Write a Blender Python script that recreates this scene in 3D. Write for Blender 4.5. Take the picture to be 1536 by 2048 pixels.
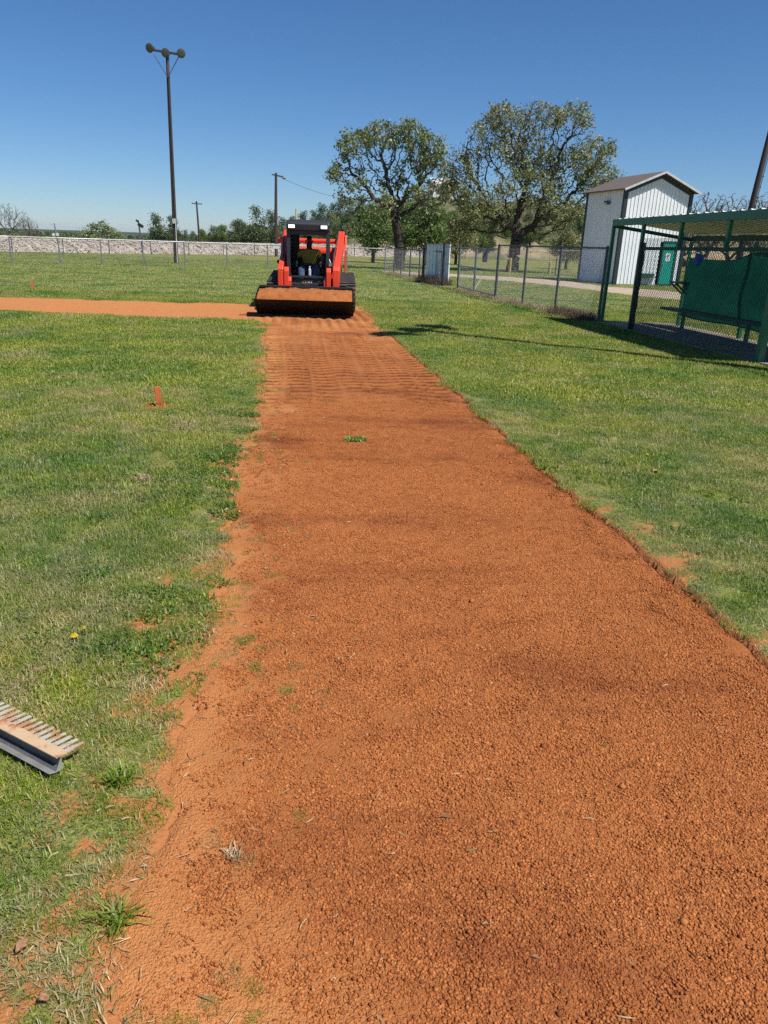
import bpy, bmesh, math, random
import numpy as np
from mathutils import Vector, Matrix, Euler

for o in list(bpy.data.objects):
    bpy.data.objects.remove(o)
SC = bpy.context.scene
COL = SC.collection
rng = np.random.default_rng(7)
random.seed(7)
R = math.radians

# ------------------------------------------------------------------ camera
F_PX, CAM_H, ROLL, HORIZ = 1450.0, 1.5, R(2.0), 537.0
pitch = math.atan(HORIZ / F_PX)
cd = bpy.data.cameras.new('camera')
cam = bpy.data.objects.new('camera', cd)
COL.objects.link(cam)
fw = Vector((0, math.cos(pitch), -math.sin(pitch)))
rt = Vector((1, 0, 0))
up = rt.cross(fw)
rt2 = rt * math.cos(ROLL) + up * math.sin(ROLL)
up2 = -rt * math.sin(ROLL) + up * math.cos(ROLL)
m3 = Matrix((rt2, up2, -fw)).transposed()
cam.matrix_world = Matrix.Translation((0, 0, CAM_H)) @ m3.to_4x4()
cd.sensor_fit = 'VERTICAL'
cd.sensor_height = 36
cd.lens = F_PX / 2048 * 36
cd.clip_start, cd.clip_end = 0.05, 6000
SC.camera = cam

# ------------------------------------------------------------------ sky and sun
SUN_EL = R(56)
SUN_DIR = Vector((0.81 * math.cos(SUN_EL), -0.587 * math.cos(SUN_EL), math.sin(SUN_EL))).normalized()
w = bpy.data.worlds.new('World')
SC.world = w
w.use_nodes = True
nt = w.node_tree
nt.nodes.clear()
sky = nt.nodes.new('ShaderNodeTexSky')
sky.sky_type = 'NISHITA'
sky.sun_disc = False
sky.sun_elevation = SUN_EL
sky.sun_rotation = math.atan2(SUN_DIR.x, SUN_DIR.y)
sky.altitude = 1000
sky.air_density = 1.0
sky.dust_density = 0.2
sky.ozone_density = 10.0
bg = nt.nodes.new('ShaderNodeBackground')
bg.inputs['Strength'].default_value = 0.080
wo = nt.nodes.new('ShaderNodeOutputWorld')
hs_ = nt.nodes.new('ShaderNodeHueSaturation')
hs_.inputs['Saturation'].default_value = 1.08
nt.links.new(sky.outputs[0], hs_.inputs['Color'])
nt.links.new(hs_.outputs[0], bg.inputs[0])
nt.links.new(bg.outputs[0], wo.inputs[0])
sl = bpy.data.lights.new('sun', 'SUN')
sl.energy = 4.8
sl.angle = R(0.53)
sl.color = (1.0, 0.95, 0.87)
so = bpy.data.objects.new('sun', sl)
COL.objects.link(so)
so.rotation_euler = (-SUN_DIR).to_track_quat('-Z', 'Y').to_euler()
so.location = (20, -15, 40)
SC.view_settings.view_transform = 'Standard'
SC.view_settings.look = 'None'
SC.view_settings.exposure = 0.33
SC.view_settings.gamma = 1.0
SC.view_settings.use_curve_mapping = False
SC.render.engine = 'CYCLES'
SC.cycles.use_denoising = False
SC.cycles.use_adaptive_sampling = False
SC.cycles.sample_clamp_direct = 1.7
SC.cycles.sample_clamp_indirect = 2.0
SC.cycles.max_bounces = 6
SC.cycles.transparent_max_bounces = 16

# ------------------------------------------------------------------ noise
def _hash(ix, iy, seed):
    h = (ix.astype(np.int64) * 374761393 + iy.astype(np.int64) * 668265263 + seed * 974634777) & 0xFFFFFFFF
    h = ((h ^ (h >> 13)) * 1274126177) & 0xFFFFFFFF
    return ((h ^ (h >> 16)) & 0xFFFF) / 65535.0

def vnoise(x, y, seed=0):
    x = np.asarray(x, float); y = np.asarray(y, float)
    ix = np.floor(x); iy = np.floor(y)
    fx = x - ix; fy = y - iy
    fx = fx * fx * (3 - 2 * fx); fy = fy * fy * (3 - 2 * fy)
    a = _hash(ix, iy, seed); b = _hash(ix + 1, iy, seed)
    c = _hash(ix, iy + 1, seed); d = _hash(ix + 1, iy + 1, seed)
    return (a * (1 - fx) + b * fx) * (1 - fy) + (c * (1 - fx) + d * fx) * fy

def fbm(x, y, seed=0, octv=4):
    s = 0; a = 0.5; n = 0
    for i in range(octv):
        s = s + a * vnoise(x * 2 ** i, y * 2 ** i, seed + i); n += a; a *= 0.5
    return s / n

def sstep(a, b, x):
    t = np.clip((x - a) / (b - a), 0, 1)
    return t * t * (3 - 2 * t)

# ------------------------------------------------------------------ materials
def _new(name):
    m = bpy.data.materials.new(name)
    m.use_nodes = True
    t = m.node_tree
    for n in list(t.nodes):
        t.nodes.remove(n)
    out = t.nodes.new('ShaderNodeOutputMaterial')
    return m, t, out

def N(t, kind, **kw):
    n = t.nodes.new(kind)
    for k, v in kw.items():
        if k in n.inputs.keys():
            n.inputs[k].default_value = v
        else:
            setattr(n, k, v)
    return n

def mix_rgb(t, fac, a, b, blend='MIX'):
    n = t.nodes.new('ShaderNodeMix')
    n.data_type = 'RGBA'
    n.blend_type = blend
    for sock, v in ((n.inputs[0], fac), (n.inputs[6], a), (n.inputs[7], b)):
        if hasattr(v, 'node'):
            t.links.new(v, sock)
        elif sock == n.inputs[0]:
            sock.default_value = v
        else:
            sock.default_value = (v[0], v[1], v[2], 1)
    return n.outputs[2]

def noise(t, scale, detail=4, rough=0.55, vec=None, stretch=None):
    n = N(t, 'ShaderNodeTexNoise', Scale=scale, Detail=detail, Roughness=rough)
    if vec is not None:
        if stretch:
            mp = t.nodes.new('ShaderNodeMapping')
            mp.inputs['Scale'].default_value = stretch
            t.links.new(vec, mp.inputs[0])
            vec = mp.outputs[0]
        t.links.new(vec, n.inputs['Vector'])
    return n.outputs[0]

def ramp(t, fac, lo, hi):
    n = t.nodes.new('ShaderNodeMapRange')
    n.inputs[1].default_value = lo
    n.inputs[2].default_value = hi
    n.interpolation_type = 'SMOOTHSTEP'
    t.links.new(fac, n.inputs[0])
    return n.outputs[0]

def mat(name, col, rough=0.6, metal=0.0, col2=None, vscale=6.0, lo=0.35, hi=0.7, bump=0.0, bscale=40.0, bdist=0.01,
        grime=None, gscale=3.0, glo=0.5, ghi=0.75, stretch=None, spec=0.5):
    m, t, out = _new(name)
    b = N(t, 'ShaderNodeBsdfPrincipled', Roughness=rough, Metallic=metal)
    b.inputs['Specular IOR Level'].default_value = spec
    tc = t.nodes.new('ShaderNodeTexCoord').outputs['Object']
    c = (col[0], col[1], col[2], 1)
    b.inputs['Base Color'].default_value = c
    cur = None
    if col2 is None:
        col2 = tuple(x * 0.8 for x in col)
    f = ramp(t, noise(t, vscale, 5, 0.6, tc, stretch), lo, hi)
    cur = mix_rgb(t, f, col, col2)
    if grime is not None:
        g = ramp(t, noise(t, gscale, 6, 0.65, tc), glo, ghi)
        cur = mix_rgb(t, g, cur, grime)
        rr = t.nodes.new('ShaderNodeMapRange')
        rr.inputs[3].default_value = rough
        rr.inputs[4].default_value = 0.9
        t.links.new(g, rr.inputs[0])
        t.links.new(rr.outputs[0], b.inputs['Roughness'])
    t.links.new(cur, b.inputs['Base Color'])
    if bump > 0:
        bp = N(t, 'ShaderNodeBump', Strength=bump, Distance=bdist)
        t.links.new(noise(t, bscale, 4, 0.6, tc, stretch), bp.inputs['Height'])
        t.links.new(bp.outputs[0], b.inputs['Normal'])
    t.links.new(b.outputs[0], out.inputs[0])
    return m

def leaf_mat(name, tint=(1, 1, 1), trans=0.3, pos_scale=0.0, dark=(0.6, 0.75, 0.6), straw=None, sscale=0.8, slo=0.55, shi=0.75):
    """diffuse + translucent leaf; colour from the point attribute 'Col', varied in large patches by world position"""
    m, t, out = _new(name)
    a = N(t, 'ShaderNodeAttribute', attribute_name='Col')
    c = mix_rgb(t, 1.0, a.outputs['Color'], tint, 'MULTIPLY')
    if pos_scale:
        geo = t.nodes.new('ShaderNodeNewGeometry').outputs['Position']
        f = ramp(t, noise(t, pos_scale, 4, 0.6, geo), 0.38, 0.68)
        c = mix_rgb(t, f, c, mix_rgb(t, 1.0, c, dark, 'MULTIPLY'))
        f3 = ramp(t, noise(t, pos_scale * 5.3, 3, 0.6, geo), 0.45, 0.7)
        c = mix_rgb(t, f3, c, mix_rgb(t, 1.0, c, (1.25, 1.18, 1.0), 'MULTIPLY'))
        if straw:
            f2 = ramp(t, noise(t, sscale, 5, 0.62, geo), slo, shi)
            c = mix_rgb(t, f2, c, mix_rgb(t, 0.6, c, straw))
    d = N(t, 'ShaderNodeBsdfDiffuse')
    tr = N(t, 'ShaderNodeBsdfTranslucent')
    gl = N(t, 'ShaderNodeBsdfGlossy', Roughness=0.5)
    gl.inputs[0].default_value = (1, 1, 1, 1)
    t.links.new(c, d.inputs[0]); t.links.new(c, tr.inputs[0])
    ms = N(t, 'ShaderNodeMixShader'); ms.inputs[0].default_value = trans
    t.links.new(d.outputs[0], ms.inputs[1]); t.links.new(tr.outputs[0], ms.inputs[2])
    ms2 = N(t, 'ShaderNodeMixShader'); ms2.inputs[0].default_value = 0.03
    t.links.new(ms.outputs[0], ms2.inputs[1]); t.links.new(gl.outputs[0], ms2.inputs[2])
    t.links.new(ms2.outputs[0], out.inputs[0])
    return m

def emit_mat(name, col, s):
    m, t, out = _new(name)
    e = N(t, 'ShaderNodeEmission', Strength=s)
    e.inputs[0].default_value = (*col, 1)
    t.links.new(e.outputs[0], out.inputs[0])
    return m

def lawn_mat():
    m, t, out = _new('lawn_soil')
    geo = t.nodes.new('ShaderNodeNewGeometry').outputs['Position']
    b = N(t, 'ShaderNodeBsdfPrincipled', Roughness=0.95)
    b.inputs['Specular IOR Level'].default_value = 0.1
    g1, g2 = (0.225, 0.245, 0.045), (0.14, 0.185, 0.030)
    c = mix_rgb(t, ramp(t, noise(t, 0.35, 5, 0.6, geo), 0.35, 0.65), g1, g2)
    c = mix_rgb(t, ramp(t, noise(t, 2.6, 5, 0.65, geo), 0.5, 0.72), c, (0.34, 0.30, 0.13))
    c = mix_rgb(t, ramp(t, noise(t, 45, 4, 0.7, geo), 0.42, 0.62), c, (0.11, 0.135, 0.04))
    c = mix_rgb(t, ramp(t, noise(t, 0.12, 4, 0.6, geo, (0.6, 2.0, 1)), 0.55, 0.72), c, (0.36, 0.32, 0.15))
    c = mix_rgb(t, ramp(t, noise(t, 95, 3, 0.75, geo), 0.50, 0.62), c, (0.34, 0.27, 0.13))
    c = mix_rgb(t, ramp(t, noise(t, 130, 3, 0.75, geo), 0.56, 0.66), c, (0.055, 0.07, 0.02))
    a = N(t, 'ShaderNodeAttribute', attribute_name='bare')
    dirt = mix_rgb(t, noise(t, 9, 4, 0.6, geo), (0.46, 0.185, 0.068), (0.36, 0.145, 0.055))
    ma = N(t, 'ShaderNodeMath', operation='MULTIPLY_ADD')
    t.links.new(noise(t, 34, 4, 0.75, geo), ma.inputs[0]); ma.inputs[1].default_value = 0.9
    t.links.new(a.outputs['Fac'], ma.inputs[2])
    c = mix_rgb(t, ramp(t, ma.outputs[0], 0.72, 1.0), c, dirt)
    t.links.new(c, b.inputs['Base Color'])
    bp = N(t, 'ShaderNodeBump', Strength=0.7, Distance=0.02)
    t.links.new(noise(t, 60, 3, 0.7, geo), bp.inputs['Height'])
    t.links.new(bp.outputs[0], b.inputs['Normal'])
    t.links.new(b.outputs[0], out.inputs[0])
    return m

def dirt_mat(name='red_dirt', fresh=False):
    m, t, out = _new(name)
    geo = t.nodes.new('ShaderNodeNewGeometry').outputs['Position']
    b = N(t, 'ShaderNodeBsdfPrincipled', Roughness=0.95)
    b.inputs['Specular IOR Level'].default_value = 0.15
    c = mix_rgb(t, ramp(t, noise(t, 1.1, 5, 0.6, geo), 0.35, 0.7), (0.42, 0.148, 0.044), (0.36, 0.121, 0.036))
    c = mix_rgb(t, ramp(t, noise(t, 0.8, 5, 0.65, geo, (0.55, 1.5, 1)), 0.46, 0.74), c, (0.225, 0.068, 0.026))
    c = mix_rgb(t, ramp(t, noise(t, 190, 3, 0.7, geo), 0.5, 0.75), c, (0.46, 0.19, 0.075))
    c = mix_rgb(t, ramp(t, noise(t, 120, 3, 0.7, geo), 0.55, 0.72), c, (0.19, 0.065, 0.025))
    if not fresh:
        a = N(t, 'ShaderNodeAttribute', attribute_name='dry')
        c = mix_rgb(t, a.outputs['Fac'], c, mix_rgb(t, noise(t, 14, 4, 0.6, geo), (0.60, 0.255, 0.092), (0.50, 0.195, 0.064)))
    if not fresh:
        a2 = N(t, 'ShaderNodeAttribute', attribute_name='pit_dark')
        c = mix_rgb(t, a2.outputs['Fac'], c, mix_rgb(t, 1.0, c, (0.40, 0.30, 0.27), 'MULTIPLY'))  # darker soil colour in the pits of the track prints
    t.links.new(c, b.inputs['Base Color'])
    n1 = noise(t, 170, 2, 0.6, geo)
    n2 = noise(t, 45, 4, 0.65, geo)
    ad = N(t, 'ShaderNodeMath', operation='ADD')
    t.links.new(n1, ad.inputs[0]); t.links.new(n2, ad.inputs[1])
    bp = N(t, 'ShaderNodeBump', Strength=0.9, Distance=0.012)
    t.links.new(ad.outputs[0], bp.inputs['Height'])
    t.links.new(bp.outputs[0], b.inputs['Normal'])
    t.links.new(b.outputs[0], out.inputs[0])
    return m

def pebble_mat():
    m, t, out = _new('red_pebble')
    geo = t.nodes.new('ShaderNodeNewGeometry')
    b = N(t, 'ShaderNodeBsdfPrincipled', Roughness=0.9)
    b.inputs['Specular IOR Level'].default_value = 0.2
    a = N(t, 'ShaderNodeAttribute', attribute_name='Col')
    c = a.outputs['Color']
    f = ramp(t, noise(t, 0.8, 5, 0.65, geo.outputs['Position'], (0.55, 1.5, 1)), 0.46, 0.74)
    c = mix_rgb(t, f, c, mix_rgb(t, 1.0, c, (0.58, 0.47, 0.50), 'MULTIPLY'))
    t.links.new(c, b.inputs['Base Color'])
    t.links.new(b.outputs[0], out.inputs[0])
    return m

def bark_mat(name, c1, c2):
    return mat(name, c1, 0.95, col2=c2, vscale=9, bump=0.8, bscale=14, bdist=0.05, spec=0.1)

def cloth_mat():
    m, t, out = _new('green_mesh_cloth')
    tc = t.nodes.new('ShaderNodeTexCoord').outputs['Object']
    c = mix_rgb(t, ramp(t, noise(t, 2.5, 4, 0.6, tc), 0.35, 0.7), (0.014, 0.135, 0.09), (0.011, 0.105, 0.07))
    d = N(t, 'ShaderNodeBsdfDiffuse'); tr = N(t, 'ShaderNodeBsdfTranslucent')
    t.links.new(c, d.inputs[0]); t.links.new(c, tr.inputs[0])
    ms = N(t, 'ShaderNodeMixShader'); ms.inputs[0].default_value = 0.35
    t.links.new(d.outputs[0], ms.inputs[1]); t.links.new(tr.outputs[0], ms.inputs[2])
    t.links.new(ms.outputs[0], out.inputs[0])
    return m

M = {}
M['lawn'] = lawn_mat()
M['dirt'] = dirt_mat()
M['dirt_fresh'] = dirt_mat('fresh_dirt', True)
M['pebble'] = pebble_mat()
M['grass'] = leaf_mat('grass_blade', trans=0.40, pos_scale=0.75, dark=(0.40, 0.68, 0.55), straw=(0.44, 0.38, 0.17), sscale=0.9, slo=0.50, shi=0.68)
M['leaf'] = leaf_mat('tree_leaf', trans=0.3, pos_scale=0.5, dark=(0.8, 0.9, 0.75))
M['scrub'] = leaf_mat('scrub_leaf', trans=0.2, pos_scale=0.25, dark=(0.8, 0.9, 0.8))
M['bark'] = bark_mat('oak_bark', (0.075, 0.06, 0.05), (0.035, 0.028, 0.024))
M['bare_bark'] = bark_mat('grey_bark', (0.17, 0.14, 0.12), (0.09, 0.075, 0.065))
M['pole'] = mat('creosote_pole', (0.065, 0.045, 0.042), 0.85, col2=(0.035, 0.024, 0.024), vscale=5, stretch=(8, 8, 0.6), bump=0.4, bscale=12)
M['galv'] = mat('galvanised_steel', (0.36, 0.37, 0.38), 0.5, 0.7, col2=(0.25, 0.26, 0.27), vscale=12)
M['galv_dark'] = mat('weathered_steel', (0.12, 0.13, 0.14), 0.6, 0.4, col2=(0.08, 0.085, 0.09), vscale=12)
M['wire'] = mat('fence_wire', (0.28, 0.29, 0.30), 0.5, 0.6)
M['wire_green'] = mat('green_coated_wire', (0.018, 0.06, 0.04), 0.35)
M['green'] = mat('green_paint', (0.012, 0.165, 0.075), 0.42, col2=(0.010, 0.13, 0.062), grime=(0.03, 0.05, 0.03), gscale=5, glo=0.6, ghi=0.85)
M['dk_green'] = mat('dark_green_paint', (0.014, 0.085, 0.055), 0.5, grime=(0.05, 0.05, 0.04), gscale=4, glo=0.6, ghi=0.85)
M['cloth'] = cloth_mat()
M['black_pad'] = mat('black_pad', (0.018, 0.018, 0.02), 0.55, bump=0.5, bscale=25, bdist=0.02)
M['roof_sheet'] = mat('ribbed_roof_sheet', (0.62, 0.62, 0.58), 0.45, 0.2, col2=(0.48, 0.47, 0.43), vscale=3, grime=(0.26, 0.22, 0.17), gscale=2.5, glo=0.55, ghi=0.85)
M['white_steel'] = mat('white_wall_sheet', (0.76, 0.79, 0.80), 0.5, col2=(0.70, 0.73, 0.75), vscale=1.5, grime=(0.40, 0.36, 0.30), gscale=1.2, glo=0.62, ghi=0.9)
M['trim'] = mat('dark_trim', (0.020, 0.032, 0.036), 0.5)
M['fascia'] = mat('pale_trim', (0.55, 0.56, 0.56), 0.6)
M['shingle'] = mat('brown_shingle', (0.16, 0.125, 0.105), 0.95, col2=(0.10, 0.08, 0.07), vscale=14, bump=0.7, bscale=30, bdist=0.02)
M['teal'] = mat('teal_door_paint', (0.012, 0.30, 0.24), 0.45, col2=(0.01, 0.25, 0.20), vscale=2)
M['white_sign'] = mat('white_sign', (0.78, 0.78, 0.76), 0.5)
M['ink'] = mat('black_ink', (0.02, 0.02, 0.022), 0.6)
M['yellow'] = mat('yellow_paint', (0.62, 0.44, 0.03), 0.5)
M['wood_yellow'] = mat('pale_yellow_post', (0.42, 0.33, 0.12), 0.8)
M['wood_orange'] = mat('stained_stake', (0.52, 0.135, 0.030), 0.85, col2=(0.38, 0.085, 0.020), vscale=20, stretch=(1, 1, 0.3), bump=0.4)
M['orange'] = mat('orange_red_paint', (0.80, 0.062, 0.022), 0.38, col2=(0.72, 0.055, 0.02), vscale=3, grime=(0.42, 0.12, 0.05), gscale=6, glo=0.62, ghi=0.9)
M['black'] = mat('black_steel', (0.016, 0.016, 0.018), 0.5, grime=(0.07, 0.035, 0.022), gscale=5, glo=0.55, ghi=0.85)
M['cab_grey'] = mat('charcoal_steel', (0.026, 0.028, 0.034), 0.42, grime=(0.07, 0.055, 0.045), gscale=4, glo=0.6, ghi=0.9)
M['bucket'] = mat('worn_bucket_steel', (0.009, 0.008, 0.008), 0.65, grime=(0.022, 0.011, 0.007), gscale=4.5, glo=0.58, ghi=0.85, spec=0.3)
M['edge_steel'] = mat('scoured_edge', (0.16, 0.09, 0.06), 0.45, 0.4)
M['rubber'] = mat('track_rubber', (0.045, 0.045, 0.045), 0.8, grime=(0.15, 0.085, 0.05), gscale=9, glo=0.45, ghi=0.75)
M['seat'] = mat('seat_vinyl', (0.02, 0.02, 0.022), 0.55)
M['lamp_on'] = emit_mat('lit_work_lamp', (1.0, 0.97, 0.92), 3.0)
M['decal_y'] = mat('yellow_decal', (0.75, 0.58, 0.02), 0.5)
M['skin'] = mat('dark_skin', (0.075, 0.036, 0.022), 0.5)
M['hair'] = mat('black_hair', (0.008, 0.007, 0.007), 0.8)
M['shirt'] = mat('yellow_shirt', (0.40, 0.32, 0.045), 0.9, bump=0.3, bscale=30)
M['jeans'] = mat('blue_jeans', (0.040, 0.065, 0.13), 0.9, col2=(0.09, 0.13, 0.22), vscale=5, lo=0.5, hi=0.8)
M['shoe'] = mat('dark_shoe', (0.02, 0.018, 0.016), 0.7)
M['blue'] = mat('blue_plastic', (0.01, 0.14, 0.75), 0.35)
M['alu'] = mat('dusty_aluminium', (0.52, 0.51, 0.49), 0.42, 0.55, col2=(0.42, 0.41, 0.39), vscale=20)
M['alu_tine'] = mat('muddy_aluminium', (0.46, 0.43, 0.38), 0.6, 0.1, col2=(0.48, 0.41, 0.32), vscale=20, grime=(0.42, 0.19, 0.09), gscale=22, glo=0.42, ghi=0.62)
M['rake_plate'] = mat('mud_caked_plate', (0.56, 0.40, 0.25), 0.75, 0.1, col2=(0.52, 0.34, 0.19), vscale=14, grime=(0.38, 0.15, 0.06), gscale=17, glo=0.5, ghi=0.62, bump=0.4, bscale=60, bdist=0.002)
M['rock'] = mat('pale_riprap', (0.50, 0.445, 0.385), 0.95, col2=(0.41, 0.36, 0.31), vscale=0.8, bump=0.4, bscale=6)
M['bank'] = mat('rubble_bank', (0.42, 0.37, 0.32), 0.95, col2=(0.26, 0.22, 0.17), vscale=1.2, bump=1, bscale=4, bdist=0.1)
M['gravel'] = mat('tan_gravel', (0.46, 0.36, 0.27), 0.95, col2=(0.36, 0.28, 0.20), vscale=1.6, bump=0.6, bscale=30, bdist=0.02, grime=(0.13, 0.15, 0.06), gscale=0.9, glo=0.58, ghi=0.75)
M['concrete'] = mat('dusty_slab', (0.30, 0.25, 0.20), 0.9, col2=(0.22, 0.17, 0.13), vscale=2.5, bump=0.3, bscale=40)
M['dry'] = leaf_mat('dry_straw', trans=0.2)
M['petal'] = leaf_mat('petal', trans=0.25)
M['house_white'] = mat('white_siding', (0.75, 0.75, 0.74), 0.6)
M['glass_dark'] = mat('window_glass', (0.02, 0.025, 0.03), 0.1)
M['cable'] = mat('black_cable', (0.03, 0.03, 0.035), 0.6)
M['bottle'] = mat('clear_bottle', (0.55, 0.6, 0.62), 0.15)
M['lens'] = mat('lamp_lens', (0.085, 0.09, 0.075), 0.35)

# ------------------------------------------------------------------ object helpers
def link(name, me, material=None, parent=None, smooth=False, loc=None):
    o = bpy.data.objects.new(name, me)
    COL.objects.link(o)
    if material is not None and me is not None and not me.materials:
        me.materials.append(material)
    if parent is not None:
        o.parent = parent
    if loc is not None:
        o.location = loc
    if smooth and me is not None:
        me.polygons.foreach_set('use_smooth', [True] * len(me.polygons))
    return o

def tag(o, label=None, cat=None, group=None, kind=None):
    if label: o['label'] = label
    if cat: o['category'] = cat
    if group: o['group'] = group
    if kind: o['kind'] = kind
    return o

def thing(name, label, cat, loc=(0, 0, 0), rz=0.0, group=None, rot=None):
    o = bpy.data.objects.new(name, None)
    o.empty_display_size = 0.2
    COL.objects.link(o)
    o.location = loc
    o.rotation_euler = rot if rot else (0, 0, rz)
    return tag(o, label, cat, group)

def copy_tree(o, parent=None):
    c = o.copy()
    COL.objects.link(c)
    if parent is not None:
        c.parent = parent
    for ch in list(o.children):
        copy_tree(ch, c)
    return c

def np_mesh(name, v, f, cols=None, attr='Col'):
    me = bpy.data.meshes.new(name)
    v = np.asarray(v, float); f = np.asarray(f, int)
    nv, nf, k = len(v), len(f), f.shape[1]
    me.vertices.add(nv)
    me.vertices.foreach_set('co', v.ravel())
    me.loops.add(nf * k)
    me.loops.foreach_set('vertex_index', f.ravel())
    me.polygons.add(nf)
    me.polygons.foreach_set('loop_start', np.arange(0, nf * k, k))
    me.update(calc_edges=True)
    if cols is not None:
        a = me.attributes.new(attr, 'FLOAT_COLOR', 'POINT')
        c4 = np.ones((nv, 4)); c4[:, :3] = cols
        a.data.foreach_set('color', c4.ravel())
    return me

def fattr(me, name, vals):
    a = me.attributes.new(name, 'FLOAT', 'POINT')
    a.data.foreach_set('value', np.asarray(vals, float))

def seg_arrays(P0, P1, R0, R1, n=4, caps=False):
    P0 = np.atleast_2d(np.asarray(P0, float)); P1 = np.atleast_2d(np.asarray(P1, float))
    k = len(P0)
    R0 = np.broadcast_to(np.asarray(R0, float), (k,)); R1 = np.broadcast_to(np.asarray(R1, float), (k,))
    d = P1 - P0
    d = d / np.maximum(np.linalg.norm(d, axis=1, keepdims=True), 1e-9)
    ref = np.where(np.abs(d[:, 2:3]) < 0.9, np.array([[0, 0, 1.0]]), np.array([[1.0, 0, 0]]))
    a = np.cross(d, ref); a /= np.linalg.norm(a, axis=1, keepdims=True)
    b = np.cross(d, a)
    th = np.arange(n) * 2 * math.pi / n + math.pi / n
    ring = a[:, None, :] * np.cos(th)[None, :, None] + b[:, None, :] * np.sin(th)[None, :, None]
    v = np.concatenate([P0[:, None] + ring * R0[:, None, None], P1[:, None] + ring * R1[:, None, None]], axis=1)
    i = np.arange(n); j = (i + 1) % n
    f = np.stack([i, i + n, j + n, j], axis=1)
    faces = (f[None] + (np.arange(k) * 2 * n)[:, None, None]).reshape(-1, 4)
    return v.reshape(-1, 3), faces

class MB:
    def __init__(s):
        s.v = []; s.f = []
    def add(s, v, f):
        n = len(s.v)
        s.v += [tuple(map(float, p)) for p in v]
        s.f += [tuple(int(i) + n for i in q) for q in f]
        return s
    def box(s, c, size, rot=None):
        hx, hy, hz = size[0] / 2, size[1] / 2, size[2] / 2
        p = [Vector((x, y, z)) for x in (-hx, hx) for y in (-hy, hy) for z in (-hz, hz)]
        if rot:
            m = Euler(rot).to_matrix(); p = [m @ q for q in p]
        c = Vector(c)
        return s.add([q + c for q in p], [(0, 1, 3, 2), (4, 6, 7, 5), (0, 4, 5, 1), (2, 3, 7, 6), (0, 2, 6, 4), (1, 5, 7, 3)])
    def beam(s, a, b, w_, h_, upv=(0, 0, 1)):
        a = Vector(a); b = Vector(b); d = (b - a).normalized()
        u_ = Vector(upv)
        if abs(d.dot(u_)) > 0.97: u_ = Vector((0, 1, 0))
        x = d.cross(u_).normalized(); y = x.cross(d).normalized()
        p = []
        for q in (a, b):
            for sx, sy in ((-1, -1), (1, -1), (1, 1), (-1, 1)):
                p.append(q + x * sx * w_ / 2 + y * sy * h_ / 2)
        return s.add(p, [(3, 2, 1, 0), (4, 5, 6, 7), (0, 1, 5, 4), (1, 2, 6, 5), (2, 3, 7, 6), (3, 0, 4, 7)])
    def tube(s, pts, r, n=8, caps=True):
        pts = [Vector(p) for p in pts]
        rs = r if isinstance(r, (list, tuple)) else [r] * len(pts)
        base = len(s.v); prev = None
        for k, p in enumerate(pts):
            d = (pts[min(k + 1, len(pts) - 1)] - pts[max(k - 1, 0)]).normalized()
            if prev is None:
                ref = Vector((0, 0, 1)) if abs(d.z) < 0.9 else Vector((1, 0, 0))
                a = d.cross(ref).normalized()
            else:
                a = (prev - d * prev.dot(d)).normalized()
            prev = a; b = d.cross(a)
            for i in range(n):
                th = 2 * math.pi * i / n
                q = p + (a * math.cos(th) + b * math.sin(th)) * rs[k]
                s.v.append(tuple(q))
        for k in range(len(pts) - 1):
            for i in range(n):
                j = (i + 1) % n
                s.f.append((base + k * n + i, base + k * n + j, base + (k + 1) * n + j, base + (k + 1) * n + i))
        if caps:
            s.f.append(tuple(base + i for i in range(n))[::-1])
            s.f.append(tuple(base + (len(pts) - 1) * n + i for i in range(n)))
        return s
    def prism(s, poly, a, b, axis='x'):
        """polygon in the plane across axis, extruded from a to b"""
        k = len(poly)
        def P(q, t):
            return {'x': (t, q[0], q[1]), 'y': (q[0], t, q[1]), 'z': (q[0], q[1], t)}[axis]
        v = [P(q, a) for q in poly] + [P(q, b) for q in poly]
        f = [tuple(range(k))[::-1], tuple(range(k, 2 * k))] + [(i, (i + 1) % k, k + (i + 1) % k, k + i) for i in range(k)]
        return s.add(v, f)
    def lathe(s, prof, n=16, mtx=None):
        v = []; f = []
        for r, z in prof:
            for i in range(n):
                t = 2 * math.pi * i / n
                v.append(Vector((r * math.cos(t), r * math.sin(t), z)))
        for k in range(len(prof) - 1):
            for i in range(n):
                j = (i + 1) % n
                f.append((k * n + i, k * n + j, (k + 1) * n + j, (k + 1) * n + i))
        f.append(tuple(range(n))[::-1]); f.append(tuple((len(prof) - 1) * n + i for i in range(n)))
        if mtx is not None: v = [mtx @ q for q in v]
        return s.add(v, f)
    def build(s, name, material, parent=None, bevel=0.0, smooth=False, loc=None, seg=2):
        me = bpy.data.meshes.new(name)
        me.from_pydata(s.v, [], s.f)
        me.update()
        bm = bmesh.new(); bm.from_mesh(me)
        bmesh.ops.recalc_face_normals(bm, faces=bm.faces)
        bm.to_mesh(me); bm.free()
        o = link(name, me, material, parent, smooth, loc)
        if bevel > 0:
            b = o.modifiers.new('bevel', 'BEVEL')
            b.width = bevel; b.segments = seg; b.limit_method = 'ANGLE'; b.angle_limit = R(35)
        return o

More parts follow.
